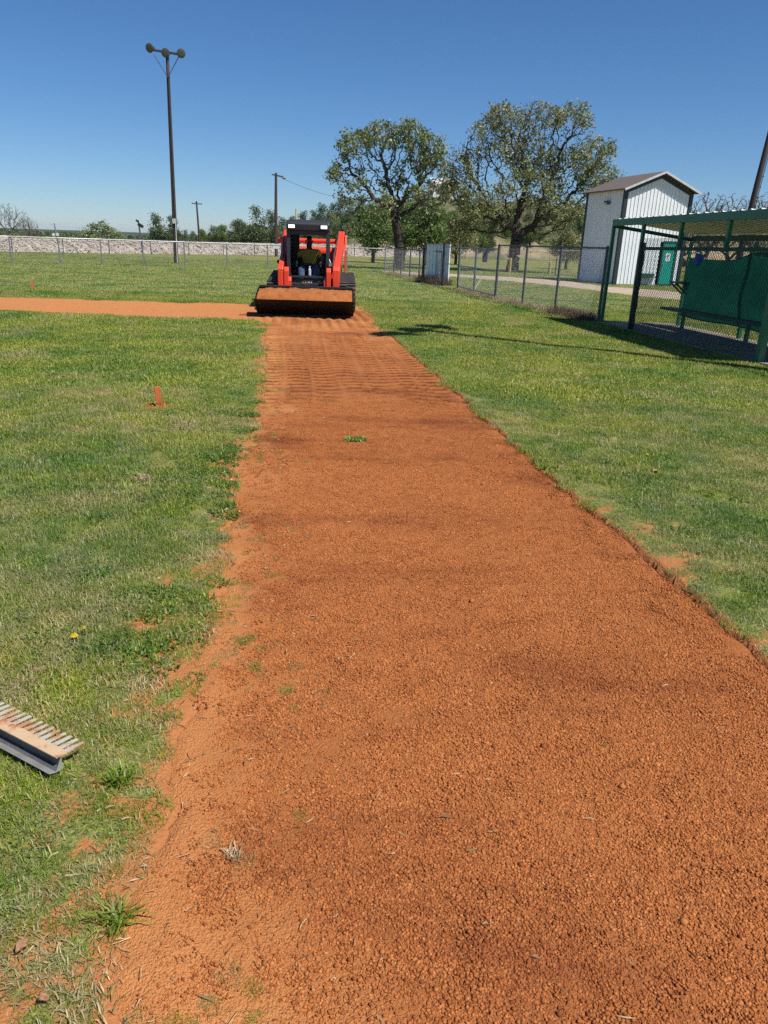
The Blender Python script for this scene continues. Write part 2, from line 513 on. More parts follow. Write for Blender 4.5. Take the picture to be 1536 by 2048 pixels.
# ------------------------------------------------------------------ GN scatter (only for uncountable stuff)
def scatter(name, pts, rots, scls, sources, material_label, kind='stuff'):
    me = bpy.data.meshes.new(name)
    me.vertices.add(len(pts))
    me.vertices.foreach_set('co', np.asarray(pts, float).ravel())
    a = me.attributes.new('rot', 'FLOAT_VECTOR', 'POINT'); a.data.foreach_set('vector', np.asarray(rots, float).ravel())
    a = me.attributes.new('scl', 'FLOAT_VECTOR', 'POINT'); a.data.foreach_set('vector', np.asarray(scls, float).ravel())
    a = me.attributes.new('idx', 'INT', 'POINT'); a.data.foreach_set('value', rng.integers(0, len(sources), len(pts)).astype(np.int32))
    o = link(name, me)
    tag(o, material_label, None, None, kind)
    g = bpy.data.node_groups.new(name, 'GeometryNodeTree')
    g.interface.new_socket('Geometry', in_out='INPUT', socket_type='NodeSocketGeometry')
    g.interface.new_socket('Geometry', in_out='OUTPUT', socket_type='NodeSocketGeometry')
    gi = g.nodes.new('NodeGroupInput'); go = g.nodes.new('NodeGroupOutput')
    iop = g.nodes.new('GeometryNodeInstanceOnPoints')
    jn = g.nodes.new('GeometryNodeJoinGeometry')
    for smesh in sources:
        so_ = bpy.data.objects.new(smesh.name, smesh)
        oi = g.nodes.new('GeometryNodeObjectInfo')
        oi.inputs['Object'].default_value = so_
        oi.inputs['As Instance'].default_value = True
        g.links.new(oi.outputs['Geometry'], jn.inputs[0])
    def na(nm, dt):
        n = g.nodes.new('GeometryNodeInputNamedAttribute'); n.data_type = dt
        n.inputs['Name'].default_value = nm
        return n.outputs['Attribute']
    e2r = g.nodes.new('FunctionNodeEulerToRotation')
    g.links.new(na('rot', 'FLOAT_VECTOR'), e2r.inputs[0])
    g.links.new(gi.outputs[0], iop.inputs['Points'])
    g.links.new(jn.outputs[0], iop.inputs['Instance'])
    iop.inputs['Pick Instance'].default_value = True
    g.links.new(na('idx', 'INT'), iop.inputs['Instance Index'])
    g.links.new(e2r.outputs[0], iop.inputs['Rotation'])
    g.links.new(na('scl', 'FLOAT_VECTOR'), iop.inputs['Scale'])
    g.links.new(iop.outputs[0], go.inputs[0])
    md = o.modifiers.new('scatter', 'NODES'); md.node_group = g
    return o

# ------------------------------------------------------------------ ground
PV = np.array([-0.1435, 0.98965]); PU = np.array([0.98965, 0.1435]); PO = np.array([-0.55, 1.0])
PATH_W = 2.30

def st(x, y):
    return (x - PO[0]) * PV[0] + (y - PO[1]) * PV[1], (x - PO[0]) * PU[0] + (y - PO[1]) * PU[1]

def path_dist(x, y):
    """signed distance (m) to the bare path: positive inside"""
    s, t = st(x, y)
    en = (fbm(x * 1.3, y * 1.3, 3, 4) - 0.5)
    fn = (fbm(x * 9, y * 9, 13, 3) - 0.5)
    lft = t - 0.015 - 0.055 * sstep(0.4, 1.8, s) - 0.08 * sstep(3.0, 6.0, s) + 0.08 * sstep(9, 12, s) + en * 0.10 + fn * 0.15
    rgt = PATH_W - 0.02 - t + en * 0.07 + fn * 0.035 + sstep(13.5, 15.5, s) * 0.10
    dA = np.minimum(np.minimum(lft, rgt), 17.6 - s + en * 0.8)
    near = y - (14.55 - 0.03 * (x + 2.6)) + en * 0.35 + fn * 0.2
    far = (18.35 + 0.07 * (x + 3.0)) - y + en * 0.4 + fn * 0.2
    dB = np.minimum(np.minimum(near, far), (-1.0 - x))
    # rounded inside corner
    return np.maximum(dA, dB)

def wear_left(d, wn, s):
    near = sstep(3.0, 0.6, s)
    wide = 0.22 + 0.75 * near
    return (0.9 - 0.22 * near) * sstep(-wide, 0.04, d + (wn - 0.5) * (0.45 + 0.5 * near))

def wear_right(d, wn, s):
    return 0.55 * sstep(-0.62, -0.05, d + (wn - 0.5) * 0.9) * sstep(4.6, 2.6, s)

def ground_z(x, y):
    return (fbm(x * 0.6, y * 0.6, 21, 3) - 0.5) * 0.035

def lawn_z(x, y):
    d = path_dist(x, y)
    s, t = st(x, y)
    rightside = t > PATH_W * 0.6
    dip = np.where(rightside, sstep(0.0, 0.03, d), sstep(-0.02, 0.22, d))
    lip = np.where(rightside & (s < 12), 0.006 * sstep(-0.5, -0.05, d), 0.0)
    return ground_z(x, y) + lip - 0.13 * dip + (fbm(x * 14, y * 14, 5, 2) - 0.5) * 0.008

def grid_mesh(name, X, Y, Z):
    ny, nx = X.shape
    v = np.stack([X, Y, Z], -1).reshape(-1, 3)
    i = np.arange(nx - 1)[None, :] + np.arange(ny - 1)[:, None] * nx
    f = np.stack([i, i + 1, i + nx + 1, i + nx], -1).reshape(-1, 4)
    return np_mesh(name, v, f)

xs = np.concatenate([-np.geomspace(3000, 3.6, 34), np.arange(-3.5, 3.5, 0.030), np.geomspace(3.55, 3000, 34)])
ys = np.concatenate([np.array([-400, -60, -15, -4, -1, 0.3]), np.arange(0.7, 9, 0.040), np.arange(9, 20, 0.1), np.geomspace(20.1, 4000, 46)])
X, Y = np.meshgrid(xs, ys)
Z = lawn_z(X, Y)
far_fade = 1 - sstep(30, 80, np.hypot(X, Y))
Z = Z * far_fade
me = grid_mesh('lawn', X, Y, Z)
dd = path_dist(X, Y)
ss, tt = st(X, Y)
wn = fbm(X * 2.3, Y * 2.3, 41, 4)
left_wear = wear_left(dd, wn, ss) * (tt < 1.2)
right_wear = wear_right(dd, wn, ss) * (tt >= 1.2)
bare = np.clip(np.maximum(left_wear, right_wear) * sstep(0.34, 0.62, fbm(X * 15, Y * 15, 44, 3) * 0.62 + 0.35 * np.maximum(left_wear, right_wear)), 0, 1)
bare = np.maximum(bare, 1.0 * sstep(-0.05, 0.02, dd))
# hole scraped round the stake and the bare lane under the fence
stake_d = np.hypot(X + 2.14, (Y - 6.72))
bare = np.maximum(bare, 1 - sstep(0.10, 0.17, stake_d))
bare = bare * (np.hypot(X, Y) < 24)
fattr(me, 'bare', bare.ravel())
lawn = link('lawn', me, M['lawn'], smooth=True)
tag(lawn, 'green mown grass field around the dirt paths', None, None, 'structure')

def tread(s, t, pit_dark=False):
    """prints pressed in by passes of the tracked loader: relief in metres, or how much darker the lug pits are coloured (0..1)"""
    h = np.zeros_like(s)
    lug_dark = np.zeros_like(s)
    amp = sstep(5.6, 7.2, s + (fbm(s * 0.8, t * 2.5, 90, 2) - 0.5) * 2.2) * sstep(-0.15, 0.12, t) * sstep(PATH_W + 0.1, PATH_W - 0.15, t)
    passes = [(0.22, 0.0, 0.4), (0.55, 0.010, 0.0), (0.86, 0.014, 0.7), (1.18, 0.004, 0.15), (1.52, 0.010, 0.5), (1.84, -0.004, 0.9), (2.08, -0.012, 0.2)]
    for k, (c0, drift, ph) in enumerate(passes):
        c = c0 + drift * (s - 8) + 0.03 * np.sin(s * 0.9 + k)
        q = (t - c) / 0.145
        band = np.exp(-(q ** 6))
        lug = np.sin(2 * math.pi * (s / 0.20 + ph + 0.22 * q * q * (1 if k % 2 else -1) + 0.35 * vnoise(s * 1.2, t * 4, 60 + k)))
        lug = np.clip(lug * 1.5, -1, 1)
        fade = sstep(0.22, 0.46, fbm(s * 0.55 + k * 9, t * 3, 70 + k, 3))
        h = h + band * (0.011 * lug * fade - 0.004)
        lug_dark = np.maximum(lug_dark, band * fade * sstep(0.15, -0.25, lug))  # darker tone follows the low half of each lug print
        rid = np.exp(-((np.abs(q) - 1.06) / 0.12) ** 2) * sstep(0.25, 0.55, fbm(s * 0.9, t * 6 + k * 5, 80 + k, 2))
        h = h + 0.009 * rid
        lug_dark = lug_dark * (1 - 0.6 * rid)
    smooth_near = sstep(12.2, 13.6, s)
    if pit_dark:
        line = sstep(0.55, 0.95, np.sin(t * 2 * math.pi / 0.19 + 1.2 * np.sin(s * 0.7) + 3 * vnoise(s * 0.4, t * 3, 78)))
        return amp * (lug_dark * (1 - 0.6 * smooth_near) + 0.3 * smooth_near * line)
    grooves = 0.011 * np.sin(t * 2 * math.pi / 0.21 + 1.2 * np.sin(s * 0.8)) * (0.4 + fbm(s * 0.5, t * 5, 77, 2))
    return amp * (h * (1 - 0.6 * smooth_near) + grooves * smooth_near)

def dirt_z(x, y):
    d = path_dist(x, y)
    s, t = st(x, y)
    z = ground_z(x, y) * 0.6 - 0.010 - 0.010 * sstep(0.9, PATH_W, t) * (s < 14)
    z = z + (fbm(x * 5, y * 5, 31, 4) - 0.5) * 0.010 + (fbm(x * 22, y * 22, 33, 3) - 0.5) * 0.0045
    # piles of loose dirt at the cleaned edges and in the berm in front of the loader
    z = z + 0.012 * sstep(0.35, 0.6, fbm(x * 3, y * 3, 36, 3)) * sstep(0.3, 0.05, d)
    z = z + tread(s, t)
    return z - 0.16 * sstep(0.06, -0.25, d)

def dirt_part(name, S, T):
    X = PO[0] + S * PV[0] + T * PU[0]
    Y = PO[1] + S * PV[1] + T * PU[1]
    Z = dirt_z(X, Y)
    m_ = grid_mesh(name, X, Y, Z)
    d = path_dist(X, Y)
    dry = sstep(0.55, 0.05, T + (fbm(X * 2.2, Y * 2.2, 51, 4) - 0.5) * 0.9) * (T < 1.2) * 0.85
    dry = np.maximum(dry, 0.75 * sstep(8.5, 13.0, S) * sstep(0.3, 0.6, fbm(X * 1.4, Y * 1.4, 52, 3)))
    dry = np.maximum(dry, 0.9 * sstep(-0.2, -0.8, T) * np.ones_like(S))
    fattr(m_, 'dry', dry.ravel())
    fattr(m_, 'pit_dark', (tread(S, T, True) * (0.75 + 0.5 * fbm(X * 7, Y * 7, 53, 3))).ravel())
    return m_

T1, S1 = np.meshgrid(np.arange(-0.55, PATH_W + 0.45, 0.022), np.concatenate([np.arange(-0.6, 7.2, 0.03), np.arange(7.2, 18.4, 0.022)]))
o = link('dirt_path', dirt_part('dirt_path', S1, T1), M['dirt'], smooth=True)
tag(o, 'straight reddish-brown dirt base path with track marks', None, None, 'structure')
T2, S2 = np.meshgrid(np.concatenate([np.arange(-30, -9, 0.3), np.arange(-9, -0.5, 0.05)]), np.arange(11.0, 19.5, 0.05))
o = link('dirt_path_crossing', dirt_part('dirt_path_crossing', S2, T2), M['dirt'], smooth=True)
tag(o, 'pale orange dirt base path running off to the left', None, None, 'structure')

# ------------------------------------------------------------------ grass, pebbles, straw (stuff)
def blade_patch(name, n, rad, hmin, hmax, wid, palette, lean=0.9, flat=0.0):
    r = rad * np.sqrt(rng.random(n)); a = rng.random(n) * 2 * math.pi
    bx, by = r * np.cos(a), r * np.sin(a)
    az = rng.random(n) * 2 * math.pi
    L = hmin + (hmax - hmin) * rng.random(n)
    ln = (0.25 + lean * rng.random(n)) + flat
    ln = np.clip(ln, 0, 1.45)
    dx, dy = np.cos(az), np.sin(az)
    px_, py_ = -dy, dx
    wd = wid * (0.6 + 0.8 * rng.random(n))
    V = np.zeros((n, 5, 3)); 
    mx = L * 0.55 * np.sin(ln * 0.7); mz = L * 0.55 * np.cos(ln * 0.7)
    tx = mx + L * 0.45 * np.sin(np.clip(ln * 1.5, 0, 1.7)); tz = mz + L * 0.45 * np.cos(np.clip(ln * 1.5, 0, 1.7))
    for i, (off, z, side) in enumerate(((0, -0.005, -1), (0, -0.005, 1), (mx, mz, 0.8), (mx, mz, -0.8), (tx, tz, 0))):
        V[:, i, 0] = bx + dx * off + px_ * wd * side / 2
        V[:, i, 1] = by + dy * off + py_ * wd * side / 2
        V[:, i, 2] = z
    base = np.arange(n)[:, None] * 5
    F = np.concatenate([base + np.array([[0, 1, 2]]), base + np.array([[0, 2, 3]]), base + np.array([[3, 2, 4]])], 1).reshape(-1, 3)
    pal = np.array([p[0] for p in palette]); wts = np.array([p[1] for p in palette]); wts = wts / wts.sum()
    c = pal[rng.choice(len(pal), n, p=wts)] * (0.75 + 0.5 * rng.random((n, 1)))
    C = np.repeat(c, 5, 0)
    me = np_mesh(name, V.reshape(-1, 3), F, C)
    me.materials.append(M['grass'])
    return me

GREEN = [((0.245, 0.325, 0.018), 5), ((0.150, 0.240, 0.014), 4.0), ((0.345, 0.40, 0.038), 3.4), ((0.39, 0.34, 0.085), 2.2), ((0.53, 0.43, 0.18), 1.6)]
THATCH = [((0.17, 0.25, 0.028), 4), ((0.30, 0.30, 0.11), 3), ((0.46, 0.38, 0.20), 3), ((0.56, 0.45, 0.27), 1.6)]
near_src = [blade_patch('grass_tuft', 170, 0.085, 0.012, 0.042, 0.0028, GREEN, 1.25, 0.1) for _ in range(4)]
near_src += [blade_patch('grass_tuft', 150, 0.085, 0.010, 0.042, 0.0026, THATCH, 1.1, 0.40) for _ in range(3)]
FARG = [((0.285, 0.355, 0.060), 5), ((0.20, 0.285, 0.042), 3), ((0.37, 0.395, 0.10), 3), ((0.45, 0.39, 0.19), 2.2), ((0.52, 0.44, 0.25), 1.4)]
mid_src = [blade_patch('grass_tuft', 230, 0.20, 0.018, 0.045, 0.0052, GREEN, 1.2, 0.1) for _ in range(3)]
far_src = [blade_patch('grass_tuft', 300, 0.60, 0.018, 0.045, 0.013, FARG, 1.2, 0.2) for _ in range(3)]

def sample_lawn(xa, xb, ya, yb, dens):
    n = int((xb - xa) * (yb - ya) * dens)
    x = xa + (xb - xa) * rng.random(n); y = ya + (yb - ya) * rng.random(n)
    return x, y

def in_view(x, y, pad=1.0):
    return (np.abs(x) < 0.66 * y + pad + 0.4)

def excluded(x, y):
    e = (np.hypot(x + 2.14, y - 6.72) < 0.14)
    # dugout floor
    fx = 5.04 + (15.52 - y) * 0.107
    e |= (x > fx - 0.1) & (x < fx + 1.25) & (y > 10.4) & (y < 16.7)
    return e

def grass_points(x, y, size, lift=0.0):
    d = path_dist(x, y)
    s, t = st(x, y)
    wn = fbm(x * 2.3, y * 2.3, 41, 4)
    lw = wear_left(d, wn, s) * (t < 1.2)
    rw = wear_right(d, wn, s) * (t >= 1.2)
    wear = np.maximum(lw, rw) * sstep(0.34, 0.62, fbm(x * 15, y * 15, 44, 3) * 0.62 + 0.35 * np.maximum(lw, rw))
    keep = (d < 0.0 + 0.008 * (t > 1.2)) & (rng.random(len(x)) > wear * 0.95) & in_view(x, y) & ~excluded(x, y)
    x, y, d = x[keep], y[keep], d[keep]
    z = lawn_z(x, y) + lift
    n = len(x)
    sc = size * (0.75 + 0.5 * rng.random(n)) * (1 - 0.35 * sstep(-0.5, 0.0, d))
    hs = sc * (0.75 + 0.6 * fbm(x * 0.9, y * 0.9, 91, 3))
    return np.stack([x, y, z], 1), np.stack([np.zeros(n), np.zeros(n), rng.random(n) * 6.283], 1), np.stack([sc, sc, hs], 1)

def cat3(*a):
    return [np.concatenate([q[i] for q in a]) for i in range(3)]

a_ = grass_points(*sample_lawn(-4, 4, 0.75, 4.2, 240), 1.0)
b_ = grass_points(*sample_lawn(-6, 6, 4.2, 7.5, 150), 1.2)
P_, R_, S_ = cat3(a_, b_)
scatter('grass', P_, R_, S_, near_src, 'short mown grass with dry straw between the blades beside the path')
# clover and dead thatch growing in patches through the lawn beside the path
CLOV = [((0.110, 0.190, 0.016), 5), ((0.155, 0.245, 0.024), 3), ((0.075, 0.135, 0.012), 2.5), ((0.30, 0.36, 0.06), 1.2)]
DEAD = [((0.50, 0.39, 0.20), 4), ((0.40, 0.30, 0.14), 3), ((0.60, 0.48, 0.28), 2), ((0.26, 0.27, 0.08), 2)]
clov_src = [blade_patch('clover_patch', 95, 0.075, 0.012, 0.034, 0.0075, CLOV, 1.2, 0.35) for _ in range(3)]
dead_src = [blade_patch('thatch_patch', 110, 0.075, 0.010, 0.040, 0.0026, DEAD, 1.0, 0.65) for _ in range(3)]
def patchy(seed, lo, hi, dens, sc0, only_left):
    x, y = sample_lawn(-4.2, 3.6, 0.75, 7.5, dens)
    d = path_dist(x, y); s, t = st(x, y)
    m = sstep(lo, hi, fbm(x * 1.15, y * 1.15, seed, 4))
    if only_left: m = m * np.where(t < 1, 0.25 + 0.75 * sstep(-1.6, -0.2, d), 0.12)
    else: m = np.maximum(m * 0.6, (0.15 + 0.8 * m) * sstep(2.6, 0.9, s))
    k = (d < -0.01) & (rng.random(len(x)) < m) & in_view(x, y) & ~excluded(x, y)
    x, y = x[k], y[k]; n = len(x); sc = sc0 * (0.7 + 0.6 * rng.random(n))
    return np.stack([x, y, lawn_z(x, y) + 0.004], 1), np.stack([np.zeros(n), np.zeros(n), rng.random(n) * 6.283], 1), np.stack([sc, sc, sc * (0.8 + 0.5 * rng.random(n))], 1)
scatter('clover', *patchy(141, 0.48, 0.66, 130, 0.9, True), clov_src, 'dark green clover growing in patches along the left edge of the path')
scatter('dead_thatch', *patchy(151, 0.47, 0.62, 170, 1.0, False), dead_src, 'patches of dead straw-coloured thatch in the lawn')
# outlying sprigs rooted in the sandy left margin of the path
n = 1500
s_ = rng.random(n) ** 1.5 * 11 - 0.3; t_ = np.abs(rng.normal(0, 0.26, n)) - 0.40 * rng.random(n)
x = PO[0] + s_ * PV[0] + t_ * PU[0]; y = PO[1] + s_ * PV[1] + t_ * PU[1]
k = (path_dist(x, y) > -0.45) & (fbm(x * 4, y * 4, 19, 3) > 0.49)
x, y = x[k], y[k]; n = len(x)
sc = 0.25 + 0.35 * rng.random(n)
scatter('grass_sprigs', np.stack([x, y, np.maximum(dirt_z(x, y), lawn_z(x, y))], 1), np.stack([np.zeros(n), np.zeros(n), rng.random(n) * 6.28], 1), np.stack([sc * .7, sc * .7, sc * 1.0], 1),
        near_src, 'sparse grass sprigs creeping over the left edge of the dirt path')
c_ = grass_points(*sample_lawn(-12, 10, 7.5, 13, 42), 1.1)
d_ = grass_points(*sample_lawn(-16, 14, 13, 21, 26), 1.3)
P_, R_, S_ = cat3(c_, d_)
scatter('grass', P_, R_, S_, mid_src, 'mown grass on both sides of the path in the middle distance')
e_ = grass_points(*sample_lawn(-24, 20, 20, 34, 6.5), 1.0)
f_ = grass_points(*sample_lawn(-38, 36, 34, 58, 2.6), 1.25)
P_, R_, S_ = cat3(e_, f_)
scatter('grass', P_, R_, S_, far_src, 'mown outfield grass towards the far fence')

ICO = None
def ico_arrays():
    bm = bmesh.new(); bmesh.ops.create_icosphere(bm, subdivisions=1, radius=1)
    v = np.array([x.co[:] for x in bm.verts]); f = np.array([[q.index for q in p.verts] for p in bm.faces]); bm.free()
    return v, f
IV, IF = ico_arrays()

def lumps(name, n, rad, rmin, rmax, power, palette, sink=0.2, material=None):
    r = rad * np.sqrt(rng.random(n)); a = rng.random(n) * 2 * math.pi
    size = rmin + (rmax - rmin) * rng.random(n) ** power
    V = IV[None] * (0.75 + 0.5 * rng.random((n, len(IV), 1)))
    V = V * size[:, None, None] * (0.75 + 0.5 * rng.random((n, 1, 3)))
    V[:, :, 2] *= 0.85
    V += np.stack([r * np.cos(a), r * np.sin(a), size * (0.6 - sink * rng.random(n) * 3)], 1)[:, None, :]
    F = (IF[None] + (np.arange(n) * len(IV))[:, None, None]).reshape(-1, 3)
    pal = np.array([p[0] for p in palette]); wts = np.array([p[1] for p in palette]); wts = wts / wts.sum()
    c = pal[rng.choice(len(pal), n, p=wts)] * (0.8 + 0.4 * rng.random((n, 1)))
    me = np_mesh(name, V.reshape(-1, 3), F, np.repeat(c, len(IV), 0))
    me.materials.append(material or M['pebble'])
    return me

PEB = [((0.380, 0.130, 0.037), 6), ((0.315, 0.102, 0.030), 5), ((0.46, 0.180, 0.058), 3.6), ((0.235, 0.074, 0.025), 2.0), ((0.62, 0.38, 0.22), 0.04)]
peb_src = [lumps('pebble_patch', 100, 0.052, 0.0012, 0.0042, 1.8, PEB) for _ in range(5)]
def pebble_points(s0, s1, dens, size):
    n = int((s1 - s0) * PATH_W * dens)
    s_ = s0 + (s1 - s0) * rng.random(n); t_ = PATH_W * rng.random(n)
    x = PO[0] + s_ * PV[0] + t_ * PU[0]; y = PO[1] + s_ * PV[1] + t_ * PU[1]
    d = path_dist(x, y)
    prob = sstep(0.05, 0.75, t_ + (fbm(x * 2.2, y * 2.2, 51, 4) - 0.5) * 0.9) * 0.92 + 0.06
    prob = prob * (0.88 + 0.2 * sstep(0.32, 0.6, fbm(x * 1.7, y * 1.7, 57, 4)))
    prob = prob * sstep(7.2, 5.0, s_ + (fbm(x * 2, y * 2, 58, 3) - 0.5) * 1.5)
    k = (d > 0.06) & (rng.random(n) < prob) & in_view(x, y, 0.5)
    x, y = x[k], y[k]; n = len(x)
    sc = size * (0.75 + 0.6 * rng.random(n))
    return np.stack([x, y, dirt_z(x, y) - 0.0004], 1), np.stack([np.zeros(n), np.zeros(n), rng.random(n) * 6.28], 1), np.stack([sc, sc, sc], 1)
P_, R_, S_ = cat3(pebble_points(-0.4, 2.2, 900, 1.0), pebble_points(2.2, 4.6, 760, 0.95), pebble_points(4.6, 7.4, 480, 0.95))
scatter('gravel', P_, R_, S_, peb_src, 'small reddish gravel lying loose over the dirt path')

clod_src = [lumps('clod_patch', 3, 0.08, 0.004, 0.011, 1.6, PEB[:4], 0.3) for _ in range(6)]
P_, R_, S_ = pebble_points(-0.4, 5.0, 26, 1.0)
k = fbm(P_[:, 0] * 1.6, P_[:, 1] * 1.6, 59, 3) > 0.42
scatter('dirt_clods', P_[k], R_[k], S_[k], clod_src, 'larger lumps of red dirt scattered among the gravel of the path')

def straw_mesh(name, n, smin, smax, w_, palette, pts):
    V = []; C = []
    az = rng.random(n) * 6.283
    L = smin + (smax - smin) * rng.random(n)
    pal = np.array([p[0] for p in palette]); wts = np.array([p[1] for p in palette]); wts = wts / wts.sum()
    c = pal[rng.choice(len(pal), n, p=wts)] * (0.8 + 0.4 * rng.random((n, 1)))
    dx, dy = np.cos(az), np.sin(az)
    bend = (rng.random(n) - 0.5) * 0.5
    Vv = np.zeros((n, 6, 3))
    for i, (u_, sgn) in enumerate(((-0.5, -1), (-0.5, 1), (0, -1), (0, 1), (0.5, -1), (0.5, 1))):
        cx = dx * u_ * L - dy * (bend * L * (0.25 - u_ * u_) + sgn * w_ / 2)
        cy = dy * u_ * L + dx * (bend * L * (0.25 - u_ * u_) + sgn * w_ / 2)
        Vv[:, i, 0] = pts[:, 0] + cx; Vv[:, i, 1] = pts[:, 1] + cy
        Vv[:, i, 2] = pts[:, 2] + 0.004 + (0.006 * rng.random(n) if u_ else 0.010 * rng.random(n)) + (0.001 if sgn > 0 else 0)
    b = np.arange(n)[:, None] * 6
    F = np.concatenate([b + np.array([[0, 1, 3, 2]]), b + np.array([[2, 3, 5, 4]])], 1).reshape(-1, 4)
    me = np_mesh(name, Vv.reshape(-1, 3), F, np.repeat(c, 6, 0)); me.materials.append(M['dry'])
    return me
n = 1500
s_ = rng.random(n) ** 1.6 * 9 - 0.2; t_ = np.where(rng.random(n) < 0.86, rng.normal(0.0, 0.32, n), rng.random(n) * PATH_W)
x = PO[0] + s_ * PV[0] + t_ * PU[0]; y = PO[1] + s_ * PV[1] + t_ * PU[1]
k = (path_dist(x, y) > -0.5) & (y > 0.8)
x, y = x[k], y[k]
o = link('straw', straw_mesh('straw', len(x), 0.008, 0.042, 0.0012, [((0.52, 0.40, 0.22), 4), ((0.40, 0.28, 0.13), 3), ((0.20, 0.20, 0.06), 1)], np.stack([x, y, np.maximum(dirt_z(x, y), lawn_z(x, y)) + 0.002], 1)))
tag(o, 'bits of dry straw lying on the dirt path', None, None, 'stuff')

# ------------------------------------------------------------------ terrain beyond the field
def hill_z(x, y):
    a = sstep(-24, 6, x + (fbm(y * 0.05, x * 0.05, 5, 2) - 0.5) * 10)
    base = 98 + 0.35 * np.maximum(x - 4, 0) + (fbm(x * 0.08, y * 0.0 + 3, 8, 3) - 0.5) * 10
    cut = sstep(0, 5.0, y - base) * (2.2 + 2.0 * fbm(x * 0.12, x * 0 + 1, 9, 3))
    slope = sstep(2, 60, y - base) * 7.2
    far = 1 - 0.6 * sstep(190, 330, y)
    z = a * (cut + slope) * far
    rough = (fbm(x * 0.22, y * 0.22, 11, 4) - 0.5) * 2.2 * np.clip(z / 3, 0, 1)
    rough2 = (fbm(x * 0.9, y * 0.9, 12, 3) - 0.5) * 0.9 * np.clip(z / 1.5, 0, 1)
    return z + rough + rough2 - 0.25

def hill_material():
    m, t, out = _new('scrub_hillside')
    geo = t.nodes.new('ShaderNodeNewGeometry')
    b = N(t, 'ShaderNodeBsdfPrincipled', Roughness=0.95)
    b.inputs['Specular IOR Level'].default_value = 0.1
    pos = geo.outputs['Position']
    c = mix_rgb(t, ramp(t, noise(t, 0.35, 5, 0.65, pos), 0.4, 0.65), (0.15, 0.145, 0.075), (0.085, 0.105, 0.040))
    rockc = mix_rgb(t, ramp(t, noise(t, 0.5, 5, 0.7, pos, (1, 1, 3)), 0.35, 0.65), (0.52, 0.40, 0.25), (0.33, 0.25, 0.17))
    sep = t.nodes.new('ShaderNodeSeparateXYZ'); t.links.new(geo.outputs['Normal'], sep.inputs[0])
    mr = t.nodes.new('ShaderNodeMapRange'); mr.inputs[1].default_value = 0.86; mr.inputs[2].default_value = 0.62
    t.links.new(sep.outputs[2], mr.inputs[0])
    c = mix_rgb(t, mr.outputs[0], c, rockc)
    t.links.new(c, b.inputs['Base Color'])
    bp = N(t, 'ShaderNodeBump', Strength=1.0, Distance=0.3)
    t.links.new(noise(t, 1.6, 5, 0.7, pos), bp.inputs['Height'])
    t.links.new(bp.outputs[0], b.inputs['Normal'])
    t.links.new(b.outputs[0], out.inputs[0])
    return m
hx, hy = np.meshgrid(np.arange(-34, 130, 0.9), np.concatenate([np.arange(90, 135, 0.6), np.arange(135, 340, 3.5)]))
o = link('hillside', grid_mesh('hillside', hx, hy, hill_z(hx, hy)), hill_material(), smooth=True)
tag(o, 'scrubby hillside with a pale tan cut at its foot', None, None, 'structure')

# low blue line of country on the horizon
hx, hy = np.meshgrid(np.linspace(-2600, 900, 220), np.linspace(1500, 2600, 14))
hz = 10 * np.sin(np.clip((hy - 1500) / 1100, 0, 1) * math.pi) * (0.35 + 0.9 * fbm(hx * 0.0022, hy * 0.002, 14, 4)) - 1
o = link('distant_hills', grid_mesh('distant_hills', hx, hy, hz), mat('far_woodland', (0.05, 0.075, 0.04), 0.95, col2=(0.035, 0.055, 0.03), vscale=0.02, spec=0.05), smooth=True)
tag(o, 'low wooded hills along the horizon', None, None, 'structure')

# stone bank
BK = np.array([(-75, 46), (-50, 50), (-28.5, 56), (-19, 68), (-12.2, 78), (-1, 92), (14, 103), (40, 118), (75, 128)], float)
def bank_pts(step):
    out = []
    for a, b in zip(BK[:-1], BK[1:]):
        L = np.linalg.norm(b - a); k = max(2, int(L / step))
        out += [a + (b - a) * i / k for i in range(k)]
    out.append(BK[-1])
    return np.array(out)
bp_ = bank_pts(0.8)
dirv = np.gradient(bp_, axis=0); dirv /= np.linalg.norm(dirv, axis=1, keepdims=True)
nor = np.stack([-dirv[:, 1], dirv[:, 0]], 1)
def bank_h(i):
    return 1.0 + 0.12 * np.sin(i * 0.07)
prof = [(0, 0.0), (0.5, 0.32), (1.1, 0.66), (1.8, 0.95), (2.6, 1.05), (5, 1.05), (9, 0.9), (16, -0.1)]
idx = np.arange(len(bp_))
BX = np.stack([bp_[:, 0] + nor[:, 0] * p[0] for p in prof]); BY = np.stack([bp_[:, 1] + nor[:, 1] * p[0] for p in prof])
BZ = np.stack([bank_h(idx) * p[1] - 0.08 + (0.12 * (vnoise(bp_[:, 0] * 1.3, bp_[:, 1] * 1.3 + k * 7, 66) - 0.5) if 0 < k < 7 else 0) for k, p in enumerate(prof)])
bank = link('stone_bank', grid_mesh('stone_bank', BX, BY, BZ), M['bank'], smooth=True)
tag(bank, 'long low bank faced with pale broken stone', None, None, 'structure')
n = 20000
ii = rng.integers(0, len(bp_) - 1, n); q = rng.random(n) ** 0.9 * 2.7
px_ = bp_[ii, 0] + nor[ii, 0] * q + dirv[ii, 0] * rng.random(n) * 0.8; py_ = bp_[ii, 1] + nor[ii, 1] * q + dirv[ii, 1] * rng.random(n) * 0.8
pz_ = np.interp(q, [p[0] for p in prof], [p[1] for p in prof]) * bank_h(ii)
size = 0.03 + 0.06 * rng.random(n) ** 2
V = IV[None] * (0.65 + 0.7 * rng.random((n, len(IV), 1))) * size[:, None, None] + np.stack([px_, py_, pz_], 1)[:, None]
F = (IF[None] + (np.arange(n) * len(IV))[:, None, None]).reshape(-1, 3)
o = link('bank_stone', np_mesh('bank_stone', V.reshape(-1, 3), F), M['rock'])
tag(o, 'pale broken stones covering the face of the long bank', None, None, 'stuff')

